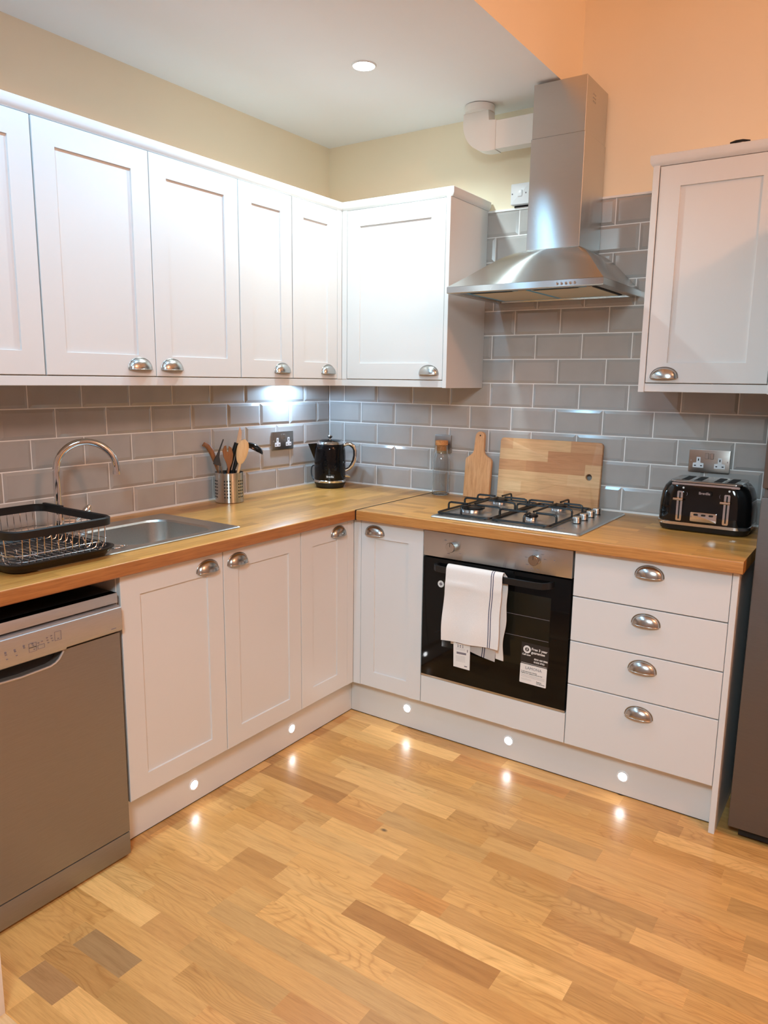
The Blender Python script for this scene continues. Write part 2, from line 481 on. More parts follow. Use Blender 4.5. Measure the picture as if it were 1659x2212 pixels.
# ------------------------------------------------------------------ cabinet pieces
FU, FB = .330, .607     # front planes of wall and base doors
def shaker(M, u0, u1, v0, v1, t=.018, fw=.067, rec=.006):
    bm = new_bm(); e = .0012
    def ring(a, b, w): return [M @ Vector(p) for p in ((u0+a, v0+b, w), (u1-a, v0+b, w), (u1-a, v1-b, w), (u0+a, v1-b, w))]
    loft(bm, [ring(0,0,-t), ring(0,0,-e), ring(e,e,0), ring(fw,fw,0), ring(fw+.001,fw+.001,-rec)], cap=True)
    return bm
def slab(M, u0, u1, v0, v1, t=.018):
    bm = new_bm(); e = .0014
    def ring(a, w): return [M @ Vector(p) for p in ((u0+a, v0+a, w), (u1-a, v0+a, w), (u1-a, v1-a, w), (u0+a, v1-a, w))]
    loft(bm, [ring(0,-t), ring(0,-e), ring(e,0)], cap=True)
    return bm
def cup(M, uc, vb, parent):
    bm = new_bm(); A, H, D = .045, .036, .024
    n, k = 26, 10
    def pt(i, j, s):
        ph = PI*i/n; th = (PI/2)*j/k
        sn = max(0, math.sin(ph))**.85
        return M @ Vector((uc - A*s*math.cos(ph), vb + H*s*sn*math.sin(th) , max(.0004, D*s*sn*math.cos(th)) ))
    out = [[pt(i, j, 1) for j in range(k+1)] for i in range(n+1)]
    inn = [[pt(i, j, .94) for j in range(k+1)] for i in range(n+1)]
    loft(bm, out, cap=False, ring_closed=False); loft(bm, inn, cap=False, ring_closed=False)
    tube(bm, [pt(i, 0, .985)-Vector((0,0,.0005)) for i in range(n+1)], .0016, 6)
    # flange lying on the door along the arc
    tube(bm, [M @ Vector((uc-(A+.0012)*math.cos(PI*i/n), vb+(H+.0012)*max(0, math.sin(PI*i/n))**.85, .001)) for i in range(n+1)], .0015, 6)
    return build('handle', bm, M_NICKEL, parent, angle=60)

def carcass(lo, hi, parent, mat=None):
    bm = new_bm(); bx(bm, lo, hi, .0008, 1); return build('carcass', bm, mat or M_CAB, parent)

UZ0, UZ1 = 1.431, 2.141
def upper_left(y0, y1, label, doors, group='wall cupboards'):
    t = thing('upper_cabinet', label, 'cupboard', (.16, (y0+y1)/2, UZ0), group)
    carcass((.0065, y0+.0005, UZ0), (FU-.020, y1-.0005, UZ1+.001), t)
    for a, b, h in doors:
        d = build('door', shaker(LM(FU), a+.0015, b-.0015, UZ0+.002, UZ1-.002), M_CAB, t)
        if h is not None: cup(LM(FU), h, 1.455, d)
    return t
upper_left(-2.145, -1.748, 'white shaker wall cupboard above the drying rack, cut by the photo edge', [(-2.145, -1.748, None)])
upper_left(-1.746, -.9545, 'wide white two-door wall cupboard over sink, two cup handles side by side', [(-1.746, -1.350, -1.415), (-1.350, -.9545, -1.284)])
upper_left(-.953, -.658, 'narrow single-door wall cupboard directly right of the two-door one', [(-.953, -.658, -.724)])
t = upper_left(-.656, -.003, 'narrow wall cupboard in the corner next to the filler post', [(-.656, -.362, -.428)])
bm = new_bm(); bx(bm, (FU-.019, -.360, UZ0), (FU, -FU, UZ1), .001, 1); bx(bm, (FU, -FU-.0, UZ0), (.3555, -FU+.019, UZ1), .001, 1)
build('corner_post', bm, M_CAB, t)

def upper_right(x0, x1, label, door, h, panel):
    t = thing('upper_cabinet', label, 'cupboard', ((x0+x1)/2, -.16, UZ0), 'wall cupboards')
    carcass((x0, -FU+.020, UZ0), (x1, -.0065, UZ1+.001), t)
    d = build('door', shaker(RM(-FU), door[0]+.0015, door[1]-.0015, UZ0+.002, UZ1-.002), M_CAB, t)
    cup(RM(-FU), h, 1.455 if x0 < 1 else 1.449, d)
    for p in panel:
        bm = new_bm(); bx(bm, (p[0], -FU-.003, 1.400), (p[1], -.0065, 2.143), .001, 1); build('end_panel', bm, M_CAB, t)
    return t
upper_right(.332, .8475, 'white wall cupboard in the corner beside the extractor hood, bare end panel facing it', (.357, .8465), .781, [(.848, .866)])
upper_right(1.658, 2.044, 'white wall cupboard on its own above the toaster', (1.6585, 2.043), 1.721, [(1.637, 1.6575), (2.0445, 2.056)])

# cornices (top rails) and light rails (pelmets)
def mould(pts_path, prof):
    """sweep profile (out, up) along a plan polyline with mitred corners; 'out' is to the right-hand side of travel"""
    bm = new_bm(); P = [Vector(p) for p in pts_path]; rings = []
    for i, p in enumerate(P):
        d0 = (P[i]-P[i-1]).normalized() if i else None
        d1 = (P[i+1]-P[i]).normalized() if i < len(P)-1 else None
        if d0 is None: d0 = d1
        if d1 is None: d1 = d0
        n0 = Vector((d0.y, -d0.x)); n1 = Vector((d1.y, -d1.x))
        n = (n0+n1); n = n/(1+n0.dot(n1))
        rings.append([Vector((p.x+n.x*o, p.y+n.y*o, u)) for o, u in prof])
    loft(bm, rings); return bm
cprof = [(-.03, 2.1425), (.002, 2.1425), (.006, 2.147), (.009, 2.152), (.011, 2.158), (.011, 2.176), (.009, 2.178), (-.03, 2.178)]
lprof = [(-.018, 1.402), (0, 1.402), (.001, 1.403), (.001, 1.429), (0, 1.430), (-.018, 1.430)]
o = build('cabinet_top_rail', mould([(FU-.008, -2.145), (FU-.008, -FU+.008), (.868, -FU+.008), (.868, -.008)], cprof), M_CAB)
tag(o, 'long white cornice rail capping the corner run of wall cupboards', 'cornice')
o = build('cabinet_top_rail', mould([(1.635, -.008), (1.635, -FU+.008), (2.058, -FU+.008)], cprof), M_CAB)
tag(o, 'short white cornice rail capping the lone wall cupboard above the toaster', 'cornice')
o = build('light_rail', mould([(FU-.002, -2.145), (FU-.002, -FU+.002), (.8475, -FU+.002)], lprof), M_CAB)
tag(o, 'long white light rail under the corner run of wall cupboards', 'pelmet')
o = build('light_rail', mould([(1.658, -FU+.002), (2.044, -FU+.002)], lprof), M_CAB)
tag(o, 'short white light rail under the lone wall cupboard above the toaster', 'pelmet')

# small dark offcut lying on top of the lone cupboard
bm = new_bm(); tube(bm, [(1.868, -.326, 2.181), (1.885, -.330, 2.182), (1.905, -.330, 2.183), (1.925, -.322, 2.181)], [.003,.005,.004,.003], 8)
o = build('cable_offcut', bm, M_BLACKP); tag(o, 'small dark cable end lying on top of the lone wall cupboard', 'cable')

# base units
BZ0, BZ1 = .160, .869
t = thing('base_cabinet', 'white two-door base cupboard under the sink, between dishwasher and corner', 'cupboard', (.3, -1.337, BZ0), 'base cupboards')
bm = new_bm(); bx(bm, (.02, -1.737, BZ0), (FB-.019, -.9425, .762)); bx(bm, (.02, -1.737, .762), (FB-.019, -1.719, .8715)); bx(bm, (.02, -.9605, .762), (FB-.019, -.9425, .8715)); bx(bm, (FB-.037, -1.719, .762), (FB-.019, -.9605, .8715)); build('carcass', bm, M_CAB, t)
d = build('door', shaker(LM(FB), -1.735, -1.3365, BZ0+.002, BZ1-.002), M_CAB, t); cup(LM(FB), -1.404, .815, d)
d = build('door', shaker(LM(FB), -1.3335, -.9425, BZ0+.002, BZ1-.002), M_CAB, t); cup(LM(FB), -1.270, .814, d)
t = thing('corner_cabinet', 'white corner base cupboard with two doors meeting at a filler post', 'cupboard', (.3, -.6, BZ0), 'base cupboards')
bm = new_bm(); bx(bm, (.02, -.9415, BZ0), (FB-.019, -.015, .8715), .0008, 1); bx(bm, (FB-.0185, -FB+.019, BZ0), (.9395, -.015, .8715), .0008, 1); build('carcass', bm, M_CAB, t)
d = build('door', shaker(LM(FB), -.9395, -.6495, BZ0+.002, BZ1-.002), M_CAB, t); cup(LM(FB), -.713, .818, d)
d = build('door', shaker(RM(-FB), .6445, .9395, BZ0+.002, BZ1-.002), M_CAB, t); cup(RM(-FB), .712, .816, d)
bm = new_bm(); bx(bm, (FB-.019, -.6475, BZ0), (FB-.001, -FB+.001, BZ1), .001, 1); bx(bm, (FB-.001, -FB+.001, BZ0), (.6425, -FB+.019, BZ1), .001, 1); build('corner_post', bm, M_CAB, t)

t = thing('oven_housing', 'white oven housing cabinet with a plain filler panel under the oven', 'cupboard', (1.24, -.3, BZ0), 'base cupboards')
bm = new_bm()
bx(bm, (.9410, -.586, BZ0), (.9425, -.02, .8715)); bx(bm, (1.5395, -.586, BZ0), (1.5415, -.02, .8715)); bx(bm, (.9425, -.586, BZ0), (1.5395, -.02, .262)); bx(bm, (.9425, -.04, .262), (1.5395, -.02, .8715))
build('carcass', bm, M_CAB, t)
build('filler_panel', slab(RM(-FB), .9425, 1.5405, BZ0+.002, .274), M_CAB, t)

t = thing('drawer_cabinet', 'white base unit of four plain drawers with end panel by the fridge', 'drawers', (1.8, -.3, 0), 'base cupboards')
carcass((1.5425, -FB+.019, BZ0), (2.0375, -.02, .8715), t)
for z0, z1, hz in ((.707, .869, .815), (.547, .707, .653), (.388, .547, .493), (.160, .388, .331)):
    d = build('drawer_front', slab(RM(-FB), 1.5435, 2.0365, z0+.002, z1-.002), M_CAB, t); cup(RM(-FB), 1.793, hz, d)
bm = new_bm(); bx(bm, (2.0382, -FB-.001, 0), (2.0565, -.02, .8715), .001, 1); build('end_panel', bm, M_CAB, t)

# plinths
PL = .556
o = thing('plinth_board', 'white plinth board under the sink run, left of the corner', 'plinth', (PL-.01, -1.13, 0), 'plinth boards')
bm = new_bm(); bx(bm, (PL-.018, -1.74, .003), (PL, -.54, .154), .001, 1); build('board', bm, M_CAB, o)
bm = new_bm(); bx(bm, (PL-.016, -1.74, 0), (PL-.002, -.54, .003)); build('seal_strip', bm, M_DARK, o)
o = thing('plinth_board', 'white plinth board under the oven and drawers', 'plinth', (1.3, -.54, 0), 'plinth boards')
bm = new_bm(); bx(bm, (PL+.0005, -.549, .003), (2.0375, -.531, .154), .001, 1); build('board', bm, M_CAB, o)
bm = new_bm(); bx(bm, (PL+.0005, -.547, 0), (2.0375, -.533, .003)); build('seal_strip', bm, M_DARK, o)

def plinth_light(M, u, v, label):
    c = M @ Vector((u, v, 0)); t = thing('plinth_spotlight', label, 'light', c, 'plinth lights')
    R90 = M.to_3x3().to_4x4()
    bm = new_bm(); lathe(bm, [(.0155, .0004), (.0155, .0022), (.020, .0022), (.0215, .0008), (.0215, .0004)], c, 28, M=R90, cap=False); build('rim', bm, M_WHITEP, t)
    bm = new_bm(); lathe(bm, [(.0154, .0002), (.0154, .0015), (.008, .0026), (.0, .003)], c, 28, M=R90); build('lens', bm, M_PLENS, t)
plinth_light(LM(PL), -1.447, .066, 'lit round plinth light below the sink cupboard, nearest the dishwasher')
plinth_light(LM(PL), -.945, .069, 'lit round plinth light below the sink run, nearest the corner')
plinth_light(RM(-.549), .845, .084, 'lit round plinth light below the small door between corner and oven')
plinth_light(RM(-.549), 1.305, .076, 'lit round plinth light below the oven')
plinth_light(RM(-.549), 1.741, .071, 'lit round plinth light below the drawers')

# ------------------------------------------------------------------ worktops
WF, WB = .634, .872
def edge_prof(front, back):      # (out, up) rounded front
    r = .005
    return [(back, WB), (front-.003, WB), (front, WB+.003)] + [(front-r+r*math.sin(a), Z0-r+r*math.cos(a)) for a in [PI/2*(1-k/4) for k in range(5)]] + [(back, Z0)]
SX0, SX1, SY0, SY1 = .108, .528, -1.934, -1.169       # sink outline
bm = new_bm()
prof = edge_prof(WF, SX1-.012)
loft(bm, [[Vector((o, yy, u)) for o, u in prof] for yy in (-2.42, -.0085)])
for f in bm.faces:
    if f.calc_center_median().x > WF-.004 and f.calc_center_median().z < Z0-.002: f.material_index = 1
bx(bm, (.0085, -2.42, WB), (SX0+.012, -.0085, Z0))
bx(bm, (SX0+.012, -2.42, WB), (SX1-.012, SY0+.012, Z0))
bx(bm, (SX0+.012, SY1-.012, WB), (SX1-.012, -.0085, Z0))
M_EDL = wood('oak_worktop_edge', (172,112,60), (142,86,44), (60, 3, 60), .38, .1)
o = build('worktop', bm, [M_WTL, M_EDL], keep=True); tag(o, 'oak block worktop holding the sink, up to the corner joint', 'worktop')
t = thing('worktop', 'oak block worktop holding the hob and toaster', 'worktop', (1.35, -.31, WB))
bm = new_bm(); prof = edge_prof(.637, .0085)
loft(bm, [[Vector((xx, -o, u)) for o, u in prof] for xx in (WF+.006, 2.068)])
for f in bm.faces:
    if f.calc_center_median().y < -.633 and f.calc_center_median().z < Z0-.002: f.material_index = 1
build('slab', bm, [M_WTR, wood('oak_worktop_edge_across', (192,134,72), (164,106,52), (3, 60, 60), .38, .1)], t, keep=True)
bm = new_bm(); bx(bm, (WF+.0003, -.6375, WB-.0005), (WF+.0057, -.0085, Z0+.0012)); build('joint_strip', bm, M_BLACKP, t)

# ------------------------------------------------------------------ sink and tap
t = thing('sink', 'stainless steel inset sink with rounded bowl in the oak worktop', 'sink', (.32, -1.55, Z0))
bm = new_bm()
Bo = rrect(SX0+.066, SX1-.052, -1.60, -1.232, .075, 8)
def ringz(pts, z): return [Vector((x, y, z)) for x, y in pts]
n = len(Bo)
def outer(s, z, r=.012):
    return ringz(rrect(SX0+s, SX1-s, SY0+s, SY1-s, r, 8), z)
deck = rrect(SX0+.012, SX1-.012, SY0+.012, SY1-.012, .008, 8)
def scale(pts, k, z, c=((SX0+SX1)/2+.007, -1.416)):
    return [Vector((c[0]+(x-c[0])*k, c[1]+(y-c[1])*k, z)) for x, y in pts]
loft(bm, [outer(0, Z0+.0006), outer(0, Z0+.002), outer(.004, Z0+.0042), outer(.012, Z0+.0034), outer(.016, Z0+.002),
          scale(Bo, 1.07, Z0+.0015), scale(Bo, 1.03, Z0+.0005), scale(Bo, 1.0, Z0-.006), scale(Bo, .97, Z0-.10), scale(Bo, .93, Z0-.128), scale(Bo, .84, Z0-.138), scale(Bo, .3, Z0-.142)], cap=False)
vs = [v for v in bm.verts if abs(v.co.z-(Z0-.142)) < 1e-6]
build('basin', bm, M_SINK, t, angle=25)
bm = new_bm()
for k in range(5):
    yy0 = -1.66-.0*k; xx = .17+.06*k
    tube(bm, [(xx, -1.66, Z0+.0022), (xx, -1.9, Z0+.0022)], .002, 6)
build('drainer_ribs', bm, M_SINK, t)
bm = new_bm(); tube(bm, [(.462+.011*math.cos(a), -1.625+.026*math.sin(a), Z0+.003) for a in [2*PI*k/24 for k in range(24)]], .0013, 6, closed=True); build('overflow_ring', bm, M_CHROME, t)
bm = new_bm(); lathe(bm, [(0, .0), (.036, .0), (.038, .002), (.03, .003), (.0, .001)], (.325, -1.416, Z0-.1425), 28); build('drain', bm, M_CHROME, t)

t = thing('tap', 'chrome swan-neck mixer tap rising behind the drying rack', 'tap', (.130, -1.612, Z0+.004))
bm = new_bm(); lathe(bm, [(.026, 0), (.026, .006), (.020, .010), (.0185, .012), (.0185, .080), (.016, .088), (.0125, .092)], (.130, -1.612, Z0+.002), 28); build('body', bm, M_CHROME, t)
d = Vector((.53, .85, 0)).normalized(); c = Vector((.130, -1.612, 1.122)); rr = .094
pts = [(.130, -1.612, z) for z in (.998, 1.03, 1.07, 1.10, 1.12)] + [c + d*(rr-rr*math.cos(a)) + Vector((0,0,rr*math.sin(a))) for a in [PI*1.04*k/22 for k in range(23)]]
bm = new_bm(); tube(bm, pts, .0115, 16); build('spout', bm, M_CHROME, t)
e = Vector(pts[-1]); dd = (Vector(pts[-1])-Vector(pts[-2])).normalized()
bm = new_bm(); cyl(bm, e-dd*.004, e+dd*.006, .0128); build('aerator', bm, M_CHROME, t)
bm = new_bm()
b0 = Vector((.130, -1.612, .952))
tube(bm, [b0+d*.014, b0+d*.035, b0+d*.052], [.013, .012, .010], 14)
tube(bm, [b0+d*.048+Vector((0,0,.0)), b0+d*.072+Vector((0,0,.024)), b0+d*.092+Vector((0,0,.040)), b0+d*.1+Vector((0,0,.052))], [.006, .010, .013, .004], 12)
build('lever', bm, M_CHROME, t)

# ------------------------------------------------------------------ dish drying rack
t = thing('dish_rack', 'black dish drying rack with chrome wires on the sink drainer', 'dish rack', (.36, -1.85, Z0+.004))
KX0, KX1, KY0, KY1 = .165, .548, -2.012, -1.693
bm = new_bm()
z = Z0+.0045
loft(bm, [[Vector((x, y, z+h)) for x, y in rrect(KX0+s, KX1-s, KY0+s, KY1-s, .05-s*.5, 6)] for s, h in ((.012, 0), (.004, .010), (-.006, .023), (-.009, .024), (-.009, .027), (-.003, .027), (.007, .014), (.016, .005))])
build('tray', bm, M_BLACKP, t)
bm = new_bm()
ring = rrect(KX0, KX1, KY0, KY1, .045, 8)
loft(bm, [[Vector((x, y, zz)) for x, y in rr_] for rr_, zz in ((rrect(KX0, KX1, KY0, KY1, .045, 8), 1.008), (rrect(KX0-.001, KX1+.001, KY0-.001, KY1+.001, .045, 8), 1.028), (rrect(KX0+.004, KX1-.004, KY0+.004, KY1-.004, .042, 8), 1.031), (rrect(KX0+.009, KX1-.009, KY0+.009, KY1-.009, .038, 8), 1.028), (rrect(KX0+.009, KX1-.009, KY0+.009, KY1-.009, .038, 8), 1.008))], closed=True)
bx(bm, (KX0+.02, KY1-.008, 1.024), (KX0+.12, KY1+.003, 1.034), .002)
build('top_frame', bm, M_BLACKP, t)
bm = new_bm()
zb = z+.012
for k in range(13):
    yy = KY0+.035+k*(KY1-KY0-.07)/12
    p = [(KX1-.006, yy, 1.012), (KX1-.010, yy, zb+.03), (KX1-.020, yy, zb+.006), (KX1-.035, yy, zb), (KX0+.035, yy, zb), (KX0+.02, yy, zb+.006), (KX0+.010, yy, zb+.03), (KX0+.006, yy, 1.012)]
    tube(bm, p, .0013, 6)
    if k % 2 == 0:
        tube(bm, [(KX1-.10, yy, zb), (KX1-.115, yy, zb+.03), (KX1-.13, yy, zb)], .0013, 6)
for k in range(11):
    xx = KX0+.045+k*(KX1-KX0-.09)/10
    for s, yy in ((1, KY1), (-1, KY0)):
        tube(bm, [(xx, yy-s*.006, 1.012), (xx, yy-s*.010, zb+.03), (xx, yy-s*.022, zb+.004), (xx, yy-s*.04, zb)], .0013, 6)
for h, s in ((.020, .012), (.038, .010)):
    tube(bm, [Vector((x, y, zb+h-.004)) for x, y in rrect(KX0+s, KX1-s, KY0+s, KY1-s, .04, 5)], .0013, 6, closed=True)
for xx in (KX0+.06, KX0+.15, KX0+.24, KX0+.33):
    tube(bm, [(xx, KY0+.03, zb-.002), (xx, KY1-.03, zb-.002)], .0013, 6)
build('wire_basket', bm, M_CHROME, t)

# ------------------------------------------------------------------ utensil pot and utensils
PX, PY = .092, -.800
t = thing('utensil_pot', 'perforated stainless steel utensil pot on the worktop', 'pot', (PX, PY, Z0))
# closed wall; the holes are dark discs, their shade put in as colour
bm = new_bm(); N = 72; rows_ = 36; H = .124; rad = .0595
def pv(i, j, r): 
    a = 2*PI*i/N; return Vector((PX+r*math.cos(a), PY+r*math.sin(a), Z0+.002+H*j/rows_))
grid = [[bm.verts.new(pv(i, j, rad)) for i in range(N)] for j in range(rows_+1)]
for j in range(rows_):
    for i in range(N):
        bm.faces.new((grid[j][i], grid[j][(i+1) % N], grid[j+1][(i+1) % N], grid[j+1][i]))
inn = [[bm.verts.new(pv(i, j, rad-.0012)) for i in range(N)] for j in (0, rows_)]
for i in range(N):
    bm.faces.new((inn[0][i], inn[0][(i+1) % N], inn[1][(i+1) % N], inn[1][i]))
    bm.faces.new((grid[rows_][i], grid[rows_][(i+1) % N], inn[1][(i+1) % N], inn[1][i]))
bm.faces.new(grid[0])
for grp in range(6):
    for q in range(3):
        a = math.radians(-52+grp*60+(q-1)*11)
        for rI in range(6):
            zc = Z0+.026+rI*.0135
            c = Vector((PX+(rad-.0002)*math.cos(a), PY+(rad-.0002)*math.sin(a), zc))
            nrm = Vector((math.cos(a), math.sin(a), 0)); cyl(bm, c-nrm*.0003, c+nrm*.0006, .0031, n=10, mat=1)
build('cup', bm, [M_STEEL, M_DARK], t, angle=50)
bm = new_bm(); tube(bm, [(PX+rad*math.cos(a), PY+rad*math.sin(a), Z0+.1265) for a in [2*PI*k/48 for k in range(48)]], .0012, 6, closed=True); build('rim', bm, M_CHROME, t)

PF = Vector((.55, .835, 0)); PF.normalize()       # across the view
PN = Vector((.835, -.55, 0))                       # toward the viewer
pc = Vector((PX, PY, 0))
def pp(s, z, d=0): return pc + PF*s + PN*d + Vector((0,0,z))
def flat_blade(bm, pts, th, nrm=PN):
    """outline of world points, thickened along nrm"""
    a = [bm.verts.new(p+nrm*th/2) for p in pts]; b = [bm.verts.new(p-nrm*th/2) for p in pts]
    bm.faces.new(a); bm.faces.new(b)
    for i in range(len(a)): bm.faces.new((a[i], a[(i+1) % len(a)], b[(i+1) % len(a)], b[i]))
# pale spoon
bm = new_bm()
axis0, axis1 = pp(.008, .93, .030), pp(.038, 1.075, .040)
tube(bm, [axis0, (axis0+axis1)/2, axis1], [.005, .005, .006], 10)
dirv = (axis1-axis0).normalized(); side = dirv.cross(PN).normalized()
cc = axis1 + dirv*.052
rings = []
for k in range(13):
    u = -1+2*k/12; w = math.sqrt(max(0, 1-u*u))
    rings.append([cc+dirv*(u*.055)+side*(math.cos(b)*.0235*(w+.04)*(1+.18*u))+PN*(math.sin(b)*.0055*(w+.05)) for b in [2*PI*j/14 for j in range(14)]])
loft(bm, rings)
o = build('wooden_spoon', bm, M_SPOON, angle=60); tag(o, 'pale wooden spoon leaning out of the utensil pot', 'spoon', 'utensils in the steel pot')
# brown slotted fork
bm = new_bm()
tube(bm, [pp(-.012, .93, .022), pp(-.006, 1.05, .014)], [.005, .005], 10)
Hd = [(-.006, 1.045), (-.012, 1.075), (-.024, 1.105), (-.028, 1.13), (-.020, 1.150), (-.012, 1.152), (-.010, 1.128), (-.004, 1.124), (-.001, 1.150), (.010, 1.142), (.016, 1.115), (.012, 1.085), (.002, 1.06), (-.001, 1.045)]
flat_blade(bm, [pp(s+.0, z, .014) for s, z in Hd], .006)
o = build('wooden_fork', bm, M_BROWNW, angle=50); tag(o, 'brown wooden fork with a notched head in the utensil pot', 'fork', 'utensils in the steel pot')
# curved brown wooden scoop
bm = new_bm()
tube(bm, [pp(-.034, .93, -.012), pp(-.042, 1.04, -.018), pp(-.055, 1.085, -.016), pp(-.068, 1.125, -.018), pp(-.082, 1.148, -.018), pp(-.097, 1.157, -.018), pp(-.104, 1.148, -.018)], [.005,.005,.009,.012,.012,.009,.004], 12)
o = build('wooden_scoop', bm, M_BROWNW, angle=60); tag(o, 'dark brown wooden scoop curling over the side of the utensil pot', 'spoon', 'utensils in the steel pot')
# steel tongs with grey plastic tips
t = thing('kitchen_tongs', 'steel tongs with dark grey tips between the brown utensils', 'tongs', tuple(pp(-.02, Z0+.004)), 'utensils in the steel pot')
bm = new_bm(); tube(bm, [pp(-.010, .93, -.004), pp(-.036, 1.075, .002)], .003, 8); tube(bm, [pp(-.022, .93, -.004), pp(-.046, 1.07, .002)], .003, 8); build('arms', bm, M_STEEL, t)
bm = new_bm(); flat_blade(bm, [pp(-.034, 1.065, .003), pp(-.066, 1.075, .003), pp(-.062, 1.09, .003), pp(-.050, 1.112, .003), pp(-.040, 1.135, .003), pp(-.022, 1.178, .003), pp(-.020, 1.176, .003), pp(-.036, 1.132, .003), pp(-.040, 1.105, .003)], .012)
build('tip', bm, paint('grey_nylon', (52,54,56), .45), t)
# knife: black handle, thin pinkish steel blade up
t = thing('kitchen_knife', 'black-handled knife standing blade up in the utensil pot', 'knife', tuple(pp(.02, Z0+.004, -.008)), 'utensils in the steel pot')
bm = new_bm(); tube(bm, [pp(.004, .93, -.034), pp(.002, 1.04, -.022), pp(.018, 1.10, -.018), pp(.038, 1.16, -.014)], [.009,.009,.011,.010], 12); build('handle', bm, M_BLACKP, t)
bm = new_bm(); flat_blade(bm, [pp(.034, 1.155, -.012), pp(.050, 1.150, -.012), pp(.058, 1.175, -.012), pp(.060, 1.205, -.012), pp(.052, 1.229, -.012), pp(.044, 1.20, -.012)], .0016); build('blade', bm, M_STEELX, t)
# scissors / second black handle
bm = new_bm(); tube(bm, [pp(.020, .93, .002), pp(.018, 1.045, .006), pp(.028, 1.075, .008), pp(.036, 1.12, .008)], [.007,.007,.009,.006], 12)
o = build('peeler_handle', bm, M_BLACKP); tag(o, 'short black utensil handle behind the pale wooden spoon', 'utensil', 'utensils in the steel pot')
# ladle
t = thing('ladle', 'black ladle hanging its bowl over the edge of the utensil pot', 'ladle', tuple(pp(.03, Z0+.004, -.01)), 'utensils in the steel pot')
bm = new_bm(); tube(bm, [pp(.034, .93, -.014), pp(.048, 1.06, -.022), pp(.078, 1.13, -.028), pp(.083, 1.166, -.028)], [.004,.004,.005,.004], 10); build('handle', bm, M_BLACKP, t)
bm = new_bm(); rings = []
bc = pp(.107, 1.128, -.020); ax = (PF*.80+Vector((0,0,-.42))-PN*.1).normalized(); bn = (PF*.36+Vector((0,0,.85))).normalized(); bn = (bn-ax*bn.dot(ax)).normalized(); bb = ax.cross(bn)
for k in range(9):
    th = PI/2*k/8
    rings.append([bc + ax*(.048*math.cos(th)*math.cos(b)) + bb*(.034*math.cos(th)*math.sin(b)) + bn*(.028*math.sin(th)) for b in [2*PI*j/20 for j in range(20)]])
loft(bm, rings); build('bowl', bm, M_BLACKG, t, angle=60)

# ------------------------------------------------------------------ kettle
KX, KY = .150, -.186
t = thing('kettle', 'black electric jug kettle in the worktop corner', 'kettle', (KX, KY, Z0))
c = (KX, KY, Z0)
bm = new_bm(); lathe(bm, [(.060, .001), (.066, .003), (.070, .012), (.0755, .022), (.0755, .026), (.05, .027)], c, 48); build('power_base', bm, M_BLACKP, t)
bm = new_bm(); lathe(bm, [(.0755, .027), (.0775, .029), (.0775, .037), (.0755, .039)], c, 48); build('chrome_band', bm, M_CHROME, t)
bm = new_bm(); lathe(bm, [(.0745, .039), (.0755, .045), (.0758, .10), (.0752, .15), (.0735, .185), (.0705, .200), (.0635, .213), (.056, .2185)], c, 56); build('body', bm, M_KETTLE, t, angle=60)
bm = new_bm(); lathe(bm, [(.0655, .2105), (.063, .217), (.058, .2222), (.054, .224), (.052, .222)], c, 48, cap=False); build('collar', bm, M_CHROME, t)
bm = new_bm(); lathe(bm, [(.0535, .220), (.052, .226), (.040, .231), (.0, .233)], c, 40); build('lid', bm, M_BLACKG, t)
bm = new_bm(); lathe(bm, [(.006, .231), (.006, .238), (.011, .242), (.013, .247), (.010, .252), (.0, .254)], c, 24); build('lid_knob', bm, M_CHROME, t)
vr = Vector((.827, .562, 0)); vn = Vector((.62, -.785, 0))
kc = Vector(c)
hp = [(.068, .205), (.082, .212), (.100, .211), (.116, .199), (.1235, .180), (.1240, .155), (.119, .130), (.108, .108), (.093, .092), (.074, .082)]
def khp(s, z): return kc + vr*s + Vector((0,0,z))
bm = new_bm(); tube(bm, [khp(*p) for p in hp], [.007,.008,.0085,.009,.009,.009,.0088,.0085,.008,.007], 14); build('handle', bm, M_CHROME, t, angle=60)
bm = new_bm(); tube(bm, [khp(s-.0062*(1 if 1 < i < 8 else .3), z-.004*(1 if i < 4 else 0)) for i, (s, z) in enumerate(hp)], .0055, 10); build('handle_grip', bm, M_BLACKP, t)
bm = new_bm()
sp0 = [khp(-.060, .205)+vn*.018, khp(-.060, .205)-vn*.018, khp(-.070, .135)]
tip = khp(-.098, .214)
a = [bm.verts.new(p) for p in (khp(-.055, .214)+vn*.020, khp(-.055, .214)-vn*.020, khp(-.0745, .130), khp(-.106, .2085)+vn*.003, khp(-.106, .2085)-vn*.003)]
for f in ((0,1,4,3),(0,3,2),(1,2,4),(3,4,2),(0,2,1)): bm.faces.new([a[i] for i in f])
build('spout', bm, M_BLACKG, t, angle=10)
bm = new_bm(); tube(bm, [khp(.074, .055), khp(.086, .054), khp(.098, .050)], [.007,.006,.004], 10); build('switch', bm, M_CHROME, t)
MK = Matrix.Translation(kc+vn*.0762+Vector((0,0,.060))) @ Matrix(((vr.x,0,vn.x,0),(vr.y,0,vn.y,0),(0,1,0,0),(0,0,0,1)))
bm = new_bm(); prism(bm, rrect(-.021, .021, -.009, .009, .004, 4), -.003, .0005, MK); b = build('badge', bm, M_BLACKG, t)
text('logo', 'Breville', .0115, MK @ Matrix.Translation((0,-.001,.0008)), M_WHITEP, b, bold=.0002)
bm = new_bm()
cp = [khp(-.066, .012)-vn*.02, khp(-.080, .030)-vn*.045, khp(-.092, .055)-vn*.062, khp(-.090, .088)-vn*.07, khp(-.075, .096)-vn*.076, khp(-.045, .082)-vn*.082, khp(-.02, .06)-vn*.085, khp(-.0, .02)-vn*.088]
